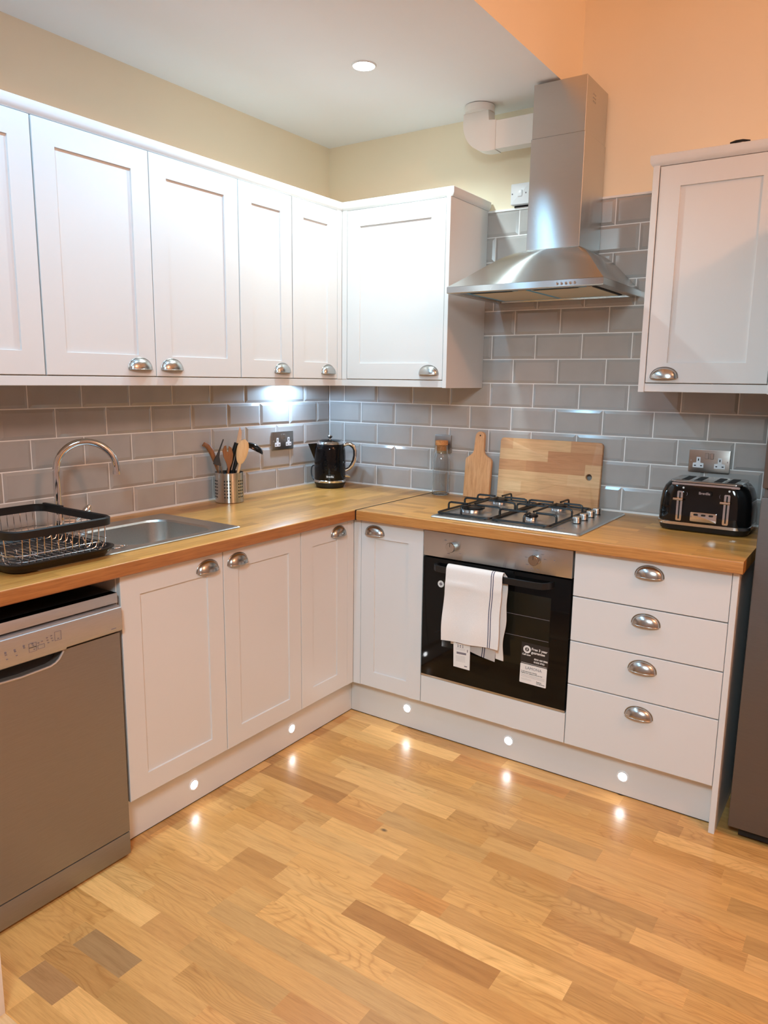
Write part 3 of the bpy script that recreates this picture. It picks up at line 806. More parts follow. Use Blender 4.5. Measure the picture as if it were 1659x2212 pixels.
def smooth(pts, n=6):
    P = [Vector(p) for p in pts]; out = []
    for i in range(len(P)-1):
        p0, p1, p2, p3 = P[max(i-1,0)], P[i], P[i+1], P[min(i+2,len(P)-1)]
        for k in range(n):
            u = k/n
            out.append(.5*((2*p1)+(-p0+p2)*u+(2*p0-5*p1+4*p2-p3)*u*u+(-p0+3*p1-3*p2+p3)*u*u*u))
    out.append(P[-1]); return out
tube(bm, smooth(cp), .003, 8); build('cord', bm, M_BLACKP, t)

# ------------------------------------------------------------------ bottle
t = thing('glass_bottle', 'clear glass bottle with cork stopper standing by the tiled wall', 'bottle', (.697, -.058, Z0))
c = (.697, -.058, Z0+.0005)
bm = new_bm()
lathe(bm, [(.0, .0), (.036, .0), (.0395, .004), (.0395, .150), (.0385, .165), (.033, .182), (.0285, .196), (.0272, .215), (.0285, .226), (.0272, .2275),
           (.0255, .226), (.0245, .215), (.0262, .196), (.031, .181), (.0362, .165), (.0372, .150), (.0372, .010), (.033, .007), (.0, .009)], c, 48, cap=False)
build('glass', bm, M_GLASS, t, angle=40)
bm = new_bm(); lathe(bm, [(.0, .203), (.0225, .203), (.0238, .205), (.0243, .226)], c, 32); lathe(bm, [(.0243, .2278), (.0275, .2278), (.0288, .231), (.0288, .245), (.0275, .2485), (.0, .250)], c, 32); build('cork', bm, M_CORK, t)

# ------------------------------------------------------------------ chopping boards leaning on the tiles
def lean(y_bot, y_top, z0, h):
    a = math.atan2(y_top-y_bot, h); return Matrix.Translation((0, y_bot, z0)) @ Matrix.Rotation(-a, 4, 'X') @ RM(0)
m2 = lean(-.036, -.010, Z0+.001, .30)
hw, nw = .064, .0225
xc = .8745
out = [(xc-hw, 0), (xc+hw, 0)]
out += [(xc+hw-.0, .165), (xc+hw-.003, .175), (xc+hw-.012, .182), (xc+.038, .188), (xc+.028, .197), (xc+nw, .212), (xc+nw-.001, .27)]
out += [(xc+nw*math.cos(a), .272+.024*math.sin(a)) for a in [PI*k/10 for k in range(1, 10)]]
out += [(xc-nw+.001, .27), (xc-nw, .212), (xc-.028, .197), (xc-.038, .188), (xc-hw+.012, .182), (xc-hw+.003, .175), (xc-hw, .165)]
t = thing('chopping_board', 'paddle-shaped wooden board with handle leaning between bottle and larger board', 'chopping board', (xc, -.04, Z0), 'boards behind the hob')
bm = new_bm(); prism(bm, out, 0, .016, m2, bev=.002); build('board', bm, M_BOARD2, t)
bm = new_bm(); prism(bm, [(xc+.002+.0035*math.cos(a), .278+.0035*math.sin(a)) for a in [2*PI*k/12 for k in range(12)]], .0155, .0164, m2); build('hanging_hole', bm, M_DARK, t)
m3 = lean(-.034, -.010, Z0+.001, .275)
t = thing('chopping_board', 'large rectangular strip-wood board with finger hole leaning behind the hob', 'chopping board', (1.20, -.05, Z0), 'boards behind the hob')
bm = new_bm()
hc = (1.383, .133); hr = .0135; NO = 28
outer0 = rrect(.977, 1.430, 0, .276, .016, 6); outer_ = []
for i, p in enumerate(outer0):
    q = outer0[(i+1) % len(outer0)]; L_ = math.hypot(q[0]-p[0], q[1]-p[1]); kk = max(1, int(L_/.012))
    outer_ += [(p[0]+(q[0]-p[0])*j/kk, p[1]+(q[1]-p[1])*j/kk) for j in range(kk)]
inner_ = []
for (u, v) in outer_:
    a = math.atan2(v-hc[1], u-hc[0]); inner_.append((hc[0]+hr*math.cos(a), hc[1]+hr*math.sin(a)))
loft(bm, [[m3 @ Vector((u, v, w)) for u, v in pts] for pts, w in ((inner_, .0), (outer_, .0), (outer_, .016), ([(u+(1.2035-u)*.012, v+(.138-v)*.012) for u, v in outer_], .018), (inner_, .018))], closed=True)
build('board', bm, M_BOARD, t, angle=50)

# ------------------------------------------------------------------ hob
t = thing('gas_hob', 'four-burner stainless gas hob set in the oak worktop', 'hob', (1.25, -.32, Z0))
HX0, HX1, HY0, HY1 = .955, 1.548, -.588, -.056
bm = new_bm()
def rl(s, z, r=.012): return [Vector((x, y, z)) for x, y in rrect(HX0+s, HX1-s, HY0+s, HY1-s, r, 5)]
loft(bm, [rl(0, Z0+.0006), rl(0, Z0+.003), rl(.003, Z0+.007), rl(.009, Z0+.009), rl(.02, Z0+.0085)])
build('hob_plate', bm, M_STEELH, t)
HZ = Z0+.0085
for bxx, byy, br in ((1.069, -.455, .048), (1.067, -.205, .035), (1.325, -.478, .024), (1.323, -.205, .035)):
    c = (bxx, byy, HZ)
    bm = new_bm(); lathe(bm, [(br+.028, .0004), (br+.020, .004), (br+.004, .007), (br*.6, .007)], c, 40); b = build('burner', bm, M_STEELH, t)
    bm = new_bm(); lathe(bm, [(br*.80, .006), (br*.86, .008), (br*.92, .020), (br*.5, .022)], c, 40); build('burner_ring', bm, M_CHROME, b)
    bm = new_bm(); lathe(bm, [(br*.5, .0215), (br*1.0, .0215), (br*1.0, .027), (br*.85, .030), (br*.3, .0305), (br*.25, .029), (0, .029)], c, 40); build('burner_cap', bm, M_BLACKM, b)
for kx, ky in ((1.468, -.395), (1.467, -.318), (1.466, -.240), (1.465, -.165)):
    bm = new_bm(); lathe(bm, [(.0165, .003), (.0172, .004), (.0172, .021), (.0155, .024), (0, .024)], (kx, ky, HZ), 28); lathe(bm, [(.0150, .0), (.0150, .003)], (kx, ky, HZ), 20, mat=1)
    build('knob', bm, [M_STEELX, M_BLACKP], t)
text('maker_mark', 'LAMONA', .010, UP(HZ+.0006) @ Matrix.Translation((1.452, -.520, 0)), M_GREYINK, t)
def grate(x0, x1, burners):
    bm = new_bm(); y0, y1 = -.548, -.092; zl, zt = HZ+.006, HZ+.036
    fr = [Vector((x, y, zl)) for x, y in rrect(x0, x1, y0, y1, .018, 4)]
    tube(bm, fr, .0045, 8, closed=True)
    ym = (y0+y1)/2
    def finger(px, py, qx, qy):
        a, b = Vector((px, py, zl)), Vector((qx, qy, zt)); u = (Vector((qx, qy, 0))-Vector((px, py, 0))).normalized()
        tube(bm, [a, Vector((px, py, zt-.010)), Vector((px, py, zt-.003))+u*.003, Vector((px, py, zt))+u*.011, b], .0042, 8)
    for (cx, cy, g) in burners:
        finger(x0, cy, cx-g, cy); finger(x1, cy, cx+g, cy)
    f, b = burners[0], burners[1]
    finger(f[0], y0, f[0], f[1]-f[2]); finger(b[0], y1, b[0], b[1]+b[2])
    finger(x0, ym, x0+.085, ym); finger(x1, ym, x1-.085, ym)
    tube(bm, [Vector((x0+.03, ym, zt)), Vector((x1-.03, ym, zt))], .0042, 8)
    tube(bm, [Vector((f[0], f[1]+f[2], zt)), Vector((b[0], b[1]-b[2], zt))], .0042, 8)
    for cx, cy in ((x0+.02, y0+.004), (x1-.02, y0+.004), (x0+.02, y1-.004), (x1-.02, y1-.004)):
        cyl(bm, (cx, cy, HZ), (cx, cy, zl), .004, n=8)
    return build('pan_support', bm, M_BLACKM, t)
grate(.963, 1.187, ((1.069, -.455, .022), (1.067, -.205, .022)))
grate(1.196, 1.421, ((1.325, -.478, .018), (1.323, -.205, .022)))

# ------------------------------------------------------------------ oven
t = thing('oven', 'built-in single oven with steel panel and black glass door', 'oven', (1.24, -.3, .28))
MO = RM(-FB)
bm = new_bm(); bx(bm, (.9455, -.58, .28), (1.5365, -.06, .866)); build('oven_body', bm, M_DARK, t)
bm = new_bm(); prism(bm, [(.9435, .767), (1.5375, .767), (1.5375, .865), (.9435, .865)], -.02, .003, MO, bev=.0015)
for kx, spec in ((1.070, ((-.030, .022), (-.016, -.028), (.028, .012), (.032, -.022))), (1.402, ((-.035, .004), (-.030, -.022), (-.012, -.034), (.010, -.034), (.026, .022), (.004, .034), (.036, .006)))):
    for du, dv in spec:
        bx(bm, (kx+du-.005, .815+dv-.001, .0030), (kx+du+.005, .815+dv+.001, .0034), mat=1, M=MO)
bx(bm, (1.470, .820, .0030), (1.474, .824, .0034), mat=1, M=MO)
cpn = build('control_panel', bm, [M_STEELX, M_GREYINK], t)
for kx in (1.070, 1.402):
    RO = MO.to_3x3().to_4x4()
    bm = new_bm(); lathe(bm, [(.0175, .0), (.0175, .010), (.0190, .012), (.0190, .020), (.0178, .022)], MO @ Vector((kx, .815, .003)), 32, M=RO); lathe(bm, [(.0178, .0215), (.0172, .0222), (0, .0222)], MO @ Vector((kx, .815, .003)), 32, M=RO)
    k = build('knob', bm, M_NICKEL, t)
    bm = new_bm(); bx(bm, (kx-.0008, .818, .0250), (kx+.0008, .832, .0256), M=MO); build('pointer_mark', bm, M_INK, k)
bm = new_bm(); prism(bm, [(.9435, .284), (1.5375, .284), (1.5375, .761), (.9435, .761)], -.024, .002, MO, bev=.0015); door = build('oven_door', bm, M_OVENG, t)
bm = new_bm(); prism(bm, [(1.035, .415), (1.468, .415), (1.468, .685), (1.035, .685)], .0018, .0024, MO); build('window', bm, M_OVENW, door)
bm = new_bm()
for v in (.602, .523): bx(bm, (1.30, v, .0024), (1.466, v+.0015, .0027), M=MO)
build('rack_glint', bm, M_GREYINK, door)
bm = new_bm(); bx(bm, (.9425, .2755, -.02), (1.5385, .2835, .001), M=MO); build('lower_trim', bm, M_STEELX, t)
bm = new_bm()
tube(bm, [MO @ Vector((u, .735, w)) for u, w in ((1.010, .002), (1.014, .030), (1.030, .047), (1.06, .052), (1.42, .052), (1.450, .047), (1.466, .030), (1.470, .002))], .01, sq=(.012, .022))
build('door_handle', bm, M_BLACKP, door)
# round sticker
bm = new_bm(); lathe(bm, [(0, .0022), (.0135, .0022), (.0135, .0028), (0, .0028)], MO @ Vector((1.024, .663, 0)), 28, M=MO.to_3x3().to_4x4()); b = build('round_sticker', bm, M_PAPER, door)
bm = new_bm(); prism(bm, [(1.024+.0075*math.cos(PI/2*k), .663+.0075*math.sin(PI/2*k)) for k in range(4)], .0028, .0031, MO); build('diamond_mark', bm, M_GREYINK, b)
# guarantee sticker: dark upper half, white lower card, turned a little
MS = MO @ Matrix.Translation((1.415, .387, .0026)) @ Matrix.Rotation(math.radians(-1.0), 4, 'Z')
bm = new_bm(); prism(bm, rrect(-.051, .051, -.036, .037, .003, 3), 0, .0006, MS)
for v in (-.004, -.008, -.012): bx(bm, (-.046, v-.0007, .0006), (.044, v+.0007, .0008), mat=1, M=MS)
for v in (-.019, -.023): bx(bm, (-.046, v-.0006, .0006), (-.005, v+.0006, .0008), mat=1, M=MS)
card = build('guarantee_card', bm, [M_PAPER, M_LIGHTINK], door)
bm = new_bm(); prism(bm, [(-.051, .038), (.054, .038), (.054, .118), (-.051, .118)], 0, .0005, MS); dk = build('dark_sticker', bm, paint('charcoal_print', (38,34,34), .4), door)
def TS(x, y): return MS @ Matrix.Translation((x, y, .0008))
text('lettering', 'Free 3 year', .0130, TS(-.012, .098), M_PAPER, dk, bold=.0003, align='LEFT')
text('lettering', 'guarantee', .0130, TS(-.012, .0855), M_PAPER, dk, bold=.0003, align='LEFT')
text('lettering', 'Call now', .0090, TS(-.030, .073), M_PAPER, dk, bold=.0003)
text('lettering', '0344 460 0006', .0085, TS(.026, .062), M_PAPER, dk, bold=.0003)
text('lettering', '01525 5762', .0085, TS(.020, .051), M_PAPER, dk, bold=.0003)
bm = new_bm(); pts = [2*PI*k/32 for k in range(32)]
loft(bm, [[MS @ Vector((-.029+r_*math.cos(a), .093+r_*math.sin(a), h)) for a in pts] for r_, h in ((.0075, .0005), (.0145, .0005), (.0145, .001), (.0075, .001))], closed=True)
bx(bm, (-.048, .0405, .0005), (.050, .0415, .0009), M=MS)
build('ring_mark', bm, M_PAPER, dk)
text('lettering', '3', .012, TS(-.029, .093), M_PAPER, dk, bold=.0003)
text('lettering', 'LAMONA', .0150, TS(0, .023), M_GREYINK, card, bold=-.0001)
text('lettering', '3 year guarantee included', .0058, TS(-.046, .009), M_INK, card, align='LEFT')
text('lettering', 'Register your appliance online for free', .0052, TS(-.046, .003), M_INK, card, align='LEFT')
text('lettering', 'Register\nmy appliance', .006, TS(.014, -.024), M_INK, card, align='LEFT')

# ------------------------------------------------------------------ tea towel over the oven handle
t = thing('tea_towel', 'white cotton tea towel with navy stripes hung on the oven handle', 'tea towel', (1.19, -.66, .43))
bm = new_bm(); uvl = bm.loops.layers.uv.new('UVMap')
NU, NV = 44, 60
hz, hy = .748, -FB-.052
Lf, Lb = .275, .305
def tow(u, s):
    # s: -Lb (back hem) .. 0 (over the bar) .. Lf (front hem)
    rb = .0145
    arc = PI*rb/2
    wl_, wr_ = 1.081, 1.307
    if s > arc:
        k = (s-arc); fr = k/Lf
        y = hy-rb-.002*math.sin(3*PI*fr)-.004*fr; z = hz-k
        xl = wl_-.012*fr+.002*math.sin(7*fr); xr = wr_-.004*fr+.0025*math.sin(9*fr)
        y -= .0035*math.sin(11*u+2.5*fr)*fr + .0026*math.exp(-((fr-.22+.05*u)/.03)**2)*(1+math.sin(6*u)) + .0018*math.exp(-((fr-.30+.10*u)/.02)**2)
        z += (.010*u-.004)*fr
    elif s < -arc:
        k = (-s-arc); fr = k/Lb
        y = hy+rb+.004*fr+.003*math.sin(8*u+1)*fr; z = hz-k
        xl = wl_+.006*fr+.004; xr = wr_+.006+.007*math.exp(-((fr-.35)/.25)**2)-.006*fr+.003*math.sin(14*fr)
        z += (.004-.014*u+.006*math.sin(5*u))*fr
    else:
        a = s/rb; y = hy-rb*math.sin(a); z = hz+rb*(math.cos(a)) - .0
        xl, xr = wl_+.001, wr_+.001*math.sin(a)
        z = hz + rb*math.cos(a)
    return Vector((xl+(xr-xl)*u, y, z))
ss = [-Lb-.0228+(Lf+Lb+.0456)*j/NV for j in range(NV+1)]
V = [[bm.verts.new(tow(i/NU, s)) for i in range(NU+1)] for s in ss]
for j in range(NV):
    for i in range(NU):
        f = bm.faces.new((V[j][i], V[j][i+1], V[j+1][i+1], V[j+1][i]))
        for lp, (a, b) in zip(f.loops, ((i,j),(i+1,j),(i+1,j+1),(i,j+1))): lp[uvl].uv = (a/NU, b/NV)
bmesh.ops.recalc_face_normals(bm, faces=bm.faces[:])
bmesh.ops.solidify(bm, geom=bm.faces[:], thickness=.0022)
build('cloth', bm, M_TOWEL, t, angle=60, recalc=False)
# inner folded ply showing below the front hem
bm = new_bm(); uvl = bm.loops.layers.uv.new('UVMap')
def ply(u, v):
    return Vector((1.150+.140*u-.004*v, hy-.004-.002*math.sin(4*u), .56-v*(.105+.040*u-.010*u*u)))
V = [[bm.verts.new(ply(i/20, j/12)) for i in range(21)] for j in range(13)]
for j in range(12):
    for i in range(20):
        f = bm.faces.new((V[j][i], V[j][i+1], V[j+1][i+1], V[j+1][i]))
        for lp, (a, b) in zip(f.loops, ((i,j),(i+1,j),(i+1,j+1),(i,j+1))): lp[uvl].uv = (.42+.58*a/20+.03*b/12, b/12)
bmesh.ops.solidify(bm, geom=bm.faces[:], thickness=.002)
build('inner_fold', bm, M_TOWEL, t, angle=60)
# care tag
MT = Matrix.Translation((1.153, hy-.008, .470)) @ Matrix.Rotation(math.radians(-2), 4, 'Y') @ RM(0)
bm = new_bm(); prism(bm, [(-.035, .02), (.035, .016), (.032, -.100), (-.036, -.096)], 0, .0008, MT)
bx(bm, (-.024, -.003, .0008), (.006, .003, .0011), mat=1, M=MT); bx(bm, (-.022, -.044, .0008), (.018, -.036, .0011), mat=1, M=MT)
for dx in (-.016, -.006, .004):
    for dz in (-.010, -.016): bx(bm, (dx-.0025, dz-.0018, .0008), (dx+.0025, dz+.0018, .0011), mat=1, M=MT)
bx(bm, (.010, -.090, .0008), (.022, -.086, .0011), mat=1, M=MT); bx(bm, (.022, -.032, .0008), (.025, -.022, .0011), mat=1, M=MT)
for v in (-.022, -.027, -.052, -.057, -.062, -.067, -.072): bx(bm, (-.026, v-.0007, .0008), (.014, v+.0007, .0010), mat=2, M=MT)
tg = build('care_tag', bm, [M_PAPER, M_GREYINK, M_LIGHTINK], t)

# ------------------------------------------------------------------ toaster
t = thing('toaster', 'black four-slot toaster with chrome trim at the end of the worktop', 'toaster', (1.876, -.17, Z0))
TX0, TX1, TY0, TY1 = 1.716, 2.024, -.275, -.068
def tring(s, z, r=.05, sy=None):
    sy = s if sy is None else sy
    return [Vector((x, y, Z0+z)) for x, y in rrect(TX0+s, TX1-s, TY0+sy, TY1-sy, r, 7)]
bm = new_bm(); loft(bm, [tring(.016, .001, .04), tring(.008, .006, .045), tring(.003, .022, .05)]); build('foot_skirt', bm, M_BLACKP, t)
bm = new_bm(); loft(bm, [tring(.002, .022), tring(-.001, .024), tring(-.001, .034), tring(.002, .036)]); build('chrome_band', bm, M_CHROME, t)
bm = new_bm(); loft(bm, [tring(.002, .036), tring(.001, .06), tring(.002, .10, .05, .003), tring(.006, .135, .05, .006), tring(.014, .158, .05, .010), tring(.027, .172, .045, .014), tring(.040, .178, .04, .020)]); build('body', bm, M_BLACKG, t, angle=50)
bm = new_bm(); loft(bm, [tring(.036, .1755, .02, .016), tring(.036, .180, .02, .016), tring(.040, .182, .018, .020)])
build('top_plate', bm, M_STEELX, t)
for sx in (1.800, 1.842, 1.908, 1.950):
    bm = new_bm(); bx(bm, (sx-.013, TY0+.035, Z0+.1818), (sx+.013, TY1-.045, Z0+.1826)); build('slot', bm, M_DARK, t)
bm = new_bm(); prism(bm, rrect(TX0+.045, TX1-.04, Z0+.1655, Z0+.1735, .003, 3), -.010, .0055, RM(TY0+.018)); build('top_trim', bm, M_CHROME, t)
MT2 = RM(TY0-.0005)
for lx in (1.795, 1.949):
    bm = new_bm(); prism(bm, rrect(lx-.0095, lx+.0095, Z0+.040, Z0+.146, .004, 3), -.008, .0030, MT2); tr = build('lever_track', bm, M_CHROME, t)
    bm = new_bm(); bx(bm, (lx-.0025, Z0+.046, .003), (lx+.0025, Z0+.141, .0034), M=MT2); build('track_slot', bm, M_DARK, tr)
    bm = new_bm(); tube(bm, [MT2 @ Vector((lx-.020, Z0+.118, .012)), MT2 @ Vector((lx+.012, Z0+.117, .012))], .0045, 10); bx(bm, (lx-.002, Z0+.114, .003), (lx+.002, Z0+.121, .012), M=MT2); build('lever', bm, M_CHROME, t)
    bm = new_bm(); lathe(bm, [(0, .0), (.0035, .0), (.0035, .0012), (0, .0012)], MT2 @ Vector((lx+.008 if lx < 1.9 else lx+.004, Z0+.1575, -.006)), 14, M=MT2.to_3x3().to_4x4()); build('indicator', bm, M_PAPER, t)
bm = new_bm(); prism(bm, rrect(1.834, 1.922, Z0+.042, Z0+.076, .004, 4), -.003, .006, MT2, bev=.002); dp = build('button_panel', bm, M_CHROME, t)
for q in (1.853, 1.878, 1.903):
    bm = new_bm(); prism(bm, rrect(q-.0075, q+.0075, Z0+.064, Z0+.0705, .003, 3), .006, .0075, MT2); build('button', bm, M_BLACKP, dp)
bm = new_bm(); prism(bm, rrect(1.851, 1.899, Z0+.135, Z0+.151, .006, 4), -.008, .0008, MT2); b = build('badge', bm, M_BLACKG, t)
text('logo', 'Breville', .0125, MT2 @ Matrix.Translation((1.875, Z0+.143, .0012)), M_CHROME, b, bold=.0003)
for u, s in ((1.818, ')'), (1.925, '(')):
    text('dial_mark', s, .014, MT2 @ Matrix.Translation((u, Z0+.138, .0004)), M_GREYINK, t)

# ------------------------------------------------------------------ sockets
def double_socket(M, u0, u1, v0, v1, label):
    c = M @ Vector(((u0+u1)/2, (v0+v1)/2, .006)); t = thing('socket', label, 'socket', c, 'sockets on the tiles')
    bm = new_bm(); prism(bm, rrect(u0, u1, v0, v1, .004, 3), .003, .0125, M, bev=.0015); build('plate', bm, M_SOCKET, t)
    w, h = u1-u0, v1-v0; vm = (v0+v1)/2
    for k in (.24, .76):
        uc = u0+w*k
        bm = new_bm(); prism(bm, [(uc-.019, vm-.026), (uc+.019, vm-.026), (uc+.019, vm-.009), (uc+.007, vm-.007), (uc+.007, vm+.014), (uc-.007, vm+.014), (uc-.007, vm-.007), (uc-.019, vm-.009)], .0125, .0135, M); ins = build('insert', bm, M_WHITEP, t)
        bm = new_bm()
        for a, b, ww, hh in ((0, .004, .002, .0045), (-.011, -.0185, .0035, .002), (.011, -.0185, .0035, .002)):
            bx(bm, (uc+a-ww, vm+b-hh, .0135), (uc+a+ww, vm+b+hh, .0138), M=M)
        build('pin_holes', bm, M_INK, ins)
    for k, a in ((-1, .0), (1, .0)):
        bm = new_bm(); bx(bm, ((u0+u1)/2+(k*.009)-.0065, vm+.008, .012), ((u0+u1)/2+(k*.009)+.0065, vm+.030, .0160), .001, 1, M=M); build('switch', bm, M_SOCKET if k < 0 else M_NICKEL, t)
    for k in (.06, .94):
        bm = new_bm(); lathe(bm, [(0, .0), (.0028, .0), (.0024, .001), (0, .001)], M @ Vector((u0+w*k, vm, .0125)), 12, M=M.to_3x3().to_4x4()); build('screw', bm, M_CHROME, t)
double_socket(RM(-.002), 1.759, 1.905, 1.100, 1.187, 'brushed steel double socket on the tiles above the toaster')
double_socket(LM(.002), -.446, -.298, 1.099, 1.184, 'brushed steel double socket on the tiles beside the kettle')
M = RM(-.002)
t = thing('socket', 'square steel socket plate on the tiles behind the corked bottle', 'socket', (.678, -.01, 1.14), 'sockets on the tiles')
bm = new_bm(); prism(bm, rrect(.635, .721, 1.100, 1.184, .004, 3), .003, .0125, M, bev=.0015); build('plate', bm, M_SOCKET, t)
for u in (.645, .711):
    bm = new_bm(); lathe(bm, [(0, 0), (.0028, 0), (.0024, .001), (0, .001)], M @ Vector((u, 1.142, .0125)), 12, M=M.to_3x3().to_4x4()); build('screw', bm, M_CHROME, t)
bm = new_bm(); bx(bm, (.671, 1.134, .0125), (.685, 1.152, .016), .001, 1, M=M); build('switch', bm, M_NICKEL, t)

t = thing('switch_box', 'white fused switch on the painted wall, half behind the hood chimney', 'switch', (1.02, -.02, 2.16))
M = RM(.006)
bm = new_bm(); prism(bm, rrect(.978, 1.064, 2.150, 2.232, .004, 3), .012, .038, M, bev=.004); build('faceplate', bm, M_WHITEP, t)
bm = new_bm(); bx(bm, (.986, 2.143, 0), (1.056, 2.226, .013), M=M); build('back_box', bm, M_DARK, t)
bm = new_bm(); bx(bm, (1.010, 2.180, .038), (1.030, 2.206, .042), .002, M=M); build('rocker', bm, M_WHITEP, t)
for u in (.986, 1.046):
    bm = new_bm(); lathe(bm, [(0, 0), (.003, 0), (.0025, .0012), (0, .0012)], M @ Vector((u, 2.192, .038)), 12, M=M.to_3x3().to_4x4()); build('screw', bm, M_GREYINK, t)

# ------------------------------------------------------------------ extractor hood
t = thing('cooker_hood', 'stainless steel chimney cooker hood on the tiled wall over the hob', 'cooker hood', (1.23, 0, 1.758))
bm = new_bm()
LX0, LX1, LY = .928, 1.532, -.456
CX0, CX1, CY = 1.150, 1.359, -.238
prof = [(0, 1.781), (.10, 1.7965), (.25, 1.8215), (.40, 1.848), (.55, 1.874), (.70, 1.897), (.85, 1.915), (1.0, 1.926)]
def crect(k, z): return [Vector((LX0+(CX0-LX0)*k, -.0075, z)), Vector((LX0+(CX0-LX0)*k, LY+(CY-LY)*k, z)), Vector((LX1+(CX1-LX1)*k, LY+(CY-LY)*k, z)), Vector((LX1+(CX1-LX1)*k, -.0075, z))]
loft(bm, [crect(k, z) for k, z in prof], cap=True)
build('canopy', bm, M_STEELX, t, angle=25)
bm = new_bm()
lipo = [Vector((LX0, -.0075, 0)), Vector((LX0, LY, 0)), Vector((LX1, LY, 0)), Vector((LX1, -.0075, 0))]
def lipr(s, z): return [Vector((LX0+s, -.0075-s, z)), Vector((LX0+s, LY+s, z)), Vector((LX1-s, LY+s, z)), Vector((LX1-s, -.0075-s, z))]
loft(bm, [lipr(.0, 1.7805), lipr(0, 1.759), lipr(.002, 1.757), lipr(.030, 1.757), lipr(.034, 1.763)], cap=False)
build('rim', bm, M_STEELX, t, angle=25)
bm = new_bm(); bx(bm, (LX0+.033, LY+.033, 1.763), (LX1-.033, -.040, 1.766)); build('underside_plate', bm, M_SOCKET, t)
MFIL = metal('filter_mesh', (214,206,182), .6, (300, 300, 300), .2, .3)
for x0, x1 in ((LX0+.065, 1.222), (1.240, LX1-.065)):
    bm = new_bm(); bx(bm, (x0, LY+.075, 1.760), (x1, -.075, 1.763), .001, 1); build('grease_filter', bm, MFIL, t)
bm = new_bm()
for a, b in (((LX0+.050, LY+.070), (LX0+.064, -.070)), ((1.2225, LY+.070), (1.2395, -.070)), ((LX0+.05, -.074), (LX1-.06, -.062)), ((LX0+.34, LY+.060), (LX0+.52, LY+.074)), ((LX0+.07, LY+.060), (LX0+.26, LY+.074))):
    bx(bm, (a[0], a[1], 1.7605), (b[0], b[1], 1.7628))
build('protective_film', bm, M_BLUE, t)
bm = new_bm()
bx(bm, (LX1-.064, LY+.075, 1.7605), (LX1-.052, -.07, 1.7628)); bx(bm, (LX0+.065, LY+.062, 1.7600), (LX0+.24, LY+.085, 1.7604)); bx(bm, (1.25, LY+.062, 1.7600), (1.42, LY+.085, 1.7604)); build('filter_latch', bm, M_DARK, t)
bm = new_bm()
bx(bm, (CX0, CY, 1.926), (CX1, -.0075, 2.325), .0015, 1); build('lower_duct_cover', bm, M_STEEL, t)
bm = new_bm(); bx(bm, (CX0+.0025, CY+.0025, 2.325), (CX1-.0025, -.0075, 2.514), .0012, 1); ucv = build('upper_duct_cover', bm, M_STEEL, t)
bm = new_bm()
for k in range(9):
    bx(bm, (CX1-.0026, -.15+.012*(k % 3)-.02, 2.44+.012*(k//3)), (CX1-.0022, -.144+.012*(k % 3)-.02, 2.446+.012*(k//3)))
build('vent_slots', bm, M_SOCKET, ucv)
for k in range(5):
    bm = new_bm(); lathe(bm, [(.0048, 0), (.0048, .003), (.0042, .004), (0, .0045)], RM(LY) @ Vector((1.369+.0158*k, 1.769, 0)), 16, M=RM(0).to_3x3().to_4x4()); build('push_button', bm, M_CHROME, t)

# ventilation duct
t = thing('vent_duct', 'white plastic ventilation duct elbow from ceiling into the hood chimney', 'duct', (.9, -.117, 2.35))
DY0, DY1 = -.146, -.090
bm = new_bm(); lathe(bm, [(.061, 0), (.061, .003), (.060, .027), (.050, .027)], (.868, -.118, 2.4965), 40); build('ceiling_collar', bm, M_DUCT, t)
bm = new_bm()
o_ = [(.955, 2.342), (.925, 2.342)] + [(.925-.117*math.sin(a), 2.459-.117*math.cos(a)) for a in [PI/2*k/10 for k in range(1, 11)]] + [(.808, 2.497), (.922, 2.497), (.922, 2.456), (.955, 2.456)]
prism(bm, o_, 0, -DY0+DY1, RM(DY1), bev=.002); build('elbow', bm, M_DUCT, t, angle=30)
bm = new_bm(); bx(bm, (.9555, DY0+.0015, 2.3445), (1.1495, DY1-.0015, 2.4515), .001, 1); build('flat_channel', bm, M_DUCT, t)

# ------------------------------------------------------------------ dishwasher
t = thing('dishwasher', 'silver freestanding dishwasher under the sink end of the worktop', 'dishwasher', (.32, -2.05, 0))
DWX = .620; MD = LM(DWX); d0, d1 = -2.350, -1.7535
bm = new_bm(); bx(bm, (.04, d0+.002, .02), (DWX-.03, d1-.002, .822)); build('cabinet_body', bm, M_DARK, t)
bm = new_bm(); bx(bm, (.30, d0, .822), (DWX-.004, d1, .826)); build('top_cover', bm, M_BLACKP, t)
bm = new_bm(); prism(bm, [(d0, .797), (d1, .797), (d1, .826), (d0, .826)], -.03, -.002, MD, bev=.001); build('top_strip', bm, M_DW, t)
bm = new_bm()
lip = [(-1.930, .709), (-1.934, .703), (-1.944, .690), (-1.955, .6825), (-1.970, .6775), (-2.05, .674)]
lip = lip + [(-4.1-u, v) for u, v in reversed(lip[:-1])]
o_ = [(d0, .0835), (d1, .0835), (d1, .709)] + lip + [(d0, .709)]
prism(bm, o_, -.03, 0, MD); build('door', bm, M_DWD, t)
bm = new_bm(); bx(bm, (-2.20, .64, -.031), (-1.92, .715, -.024), M=MD); build('handle_recess', bm, M_DARK, t)
bm = new_bm(); tube(bm, [MD @ Vector((u, v-.002, .0)) for u, v in lip], .0032, 8); build('handle_lip', bm, M_DW, t)
bm = new_bm()
def cpr(ext, z0):   # section (w, v) lofted along u
    return [(-.03, .7905), (.004, .7905), (.012, .7855), (.014, z0+.010), (.010, z0+.001), (-.004, z0-.006), (-.03, z0-.006)]
for ua, ub, z0 in ((d0, -2.1725, .717), (-2.1725, -1.9275, .7125), (-1.9275, d1, .717)):
    loft(bm, [[MD @ Vector((uu, v, w)) for w, v in cpr(0, z0)] for uu in (ua, ub)])
W_ = .0136
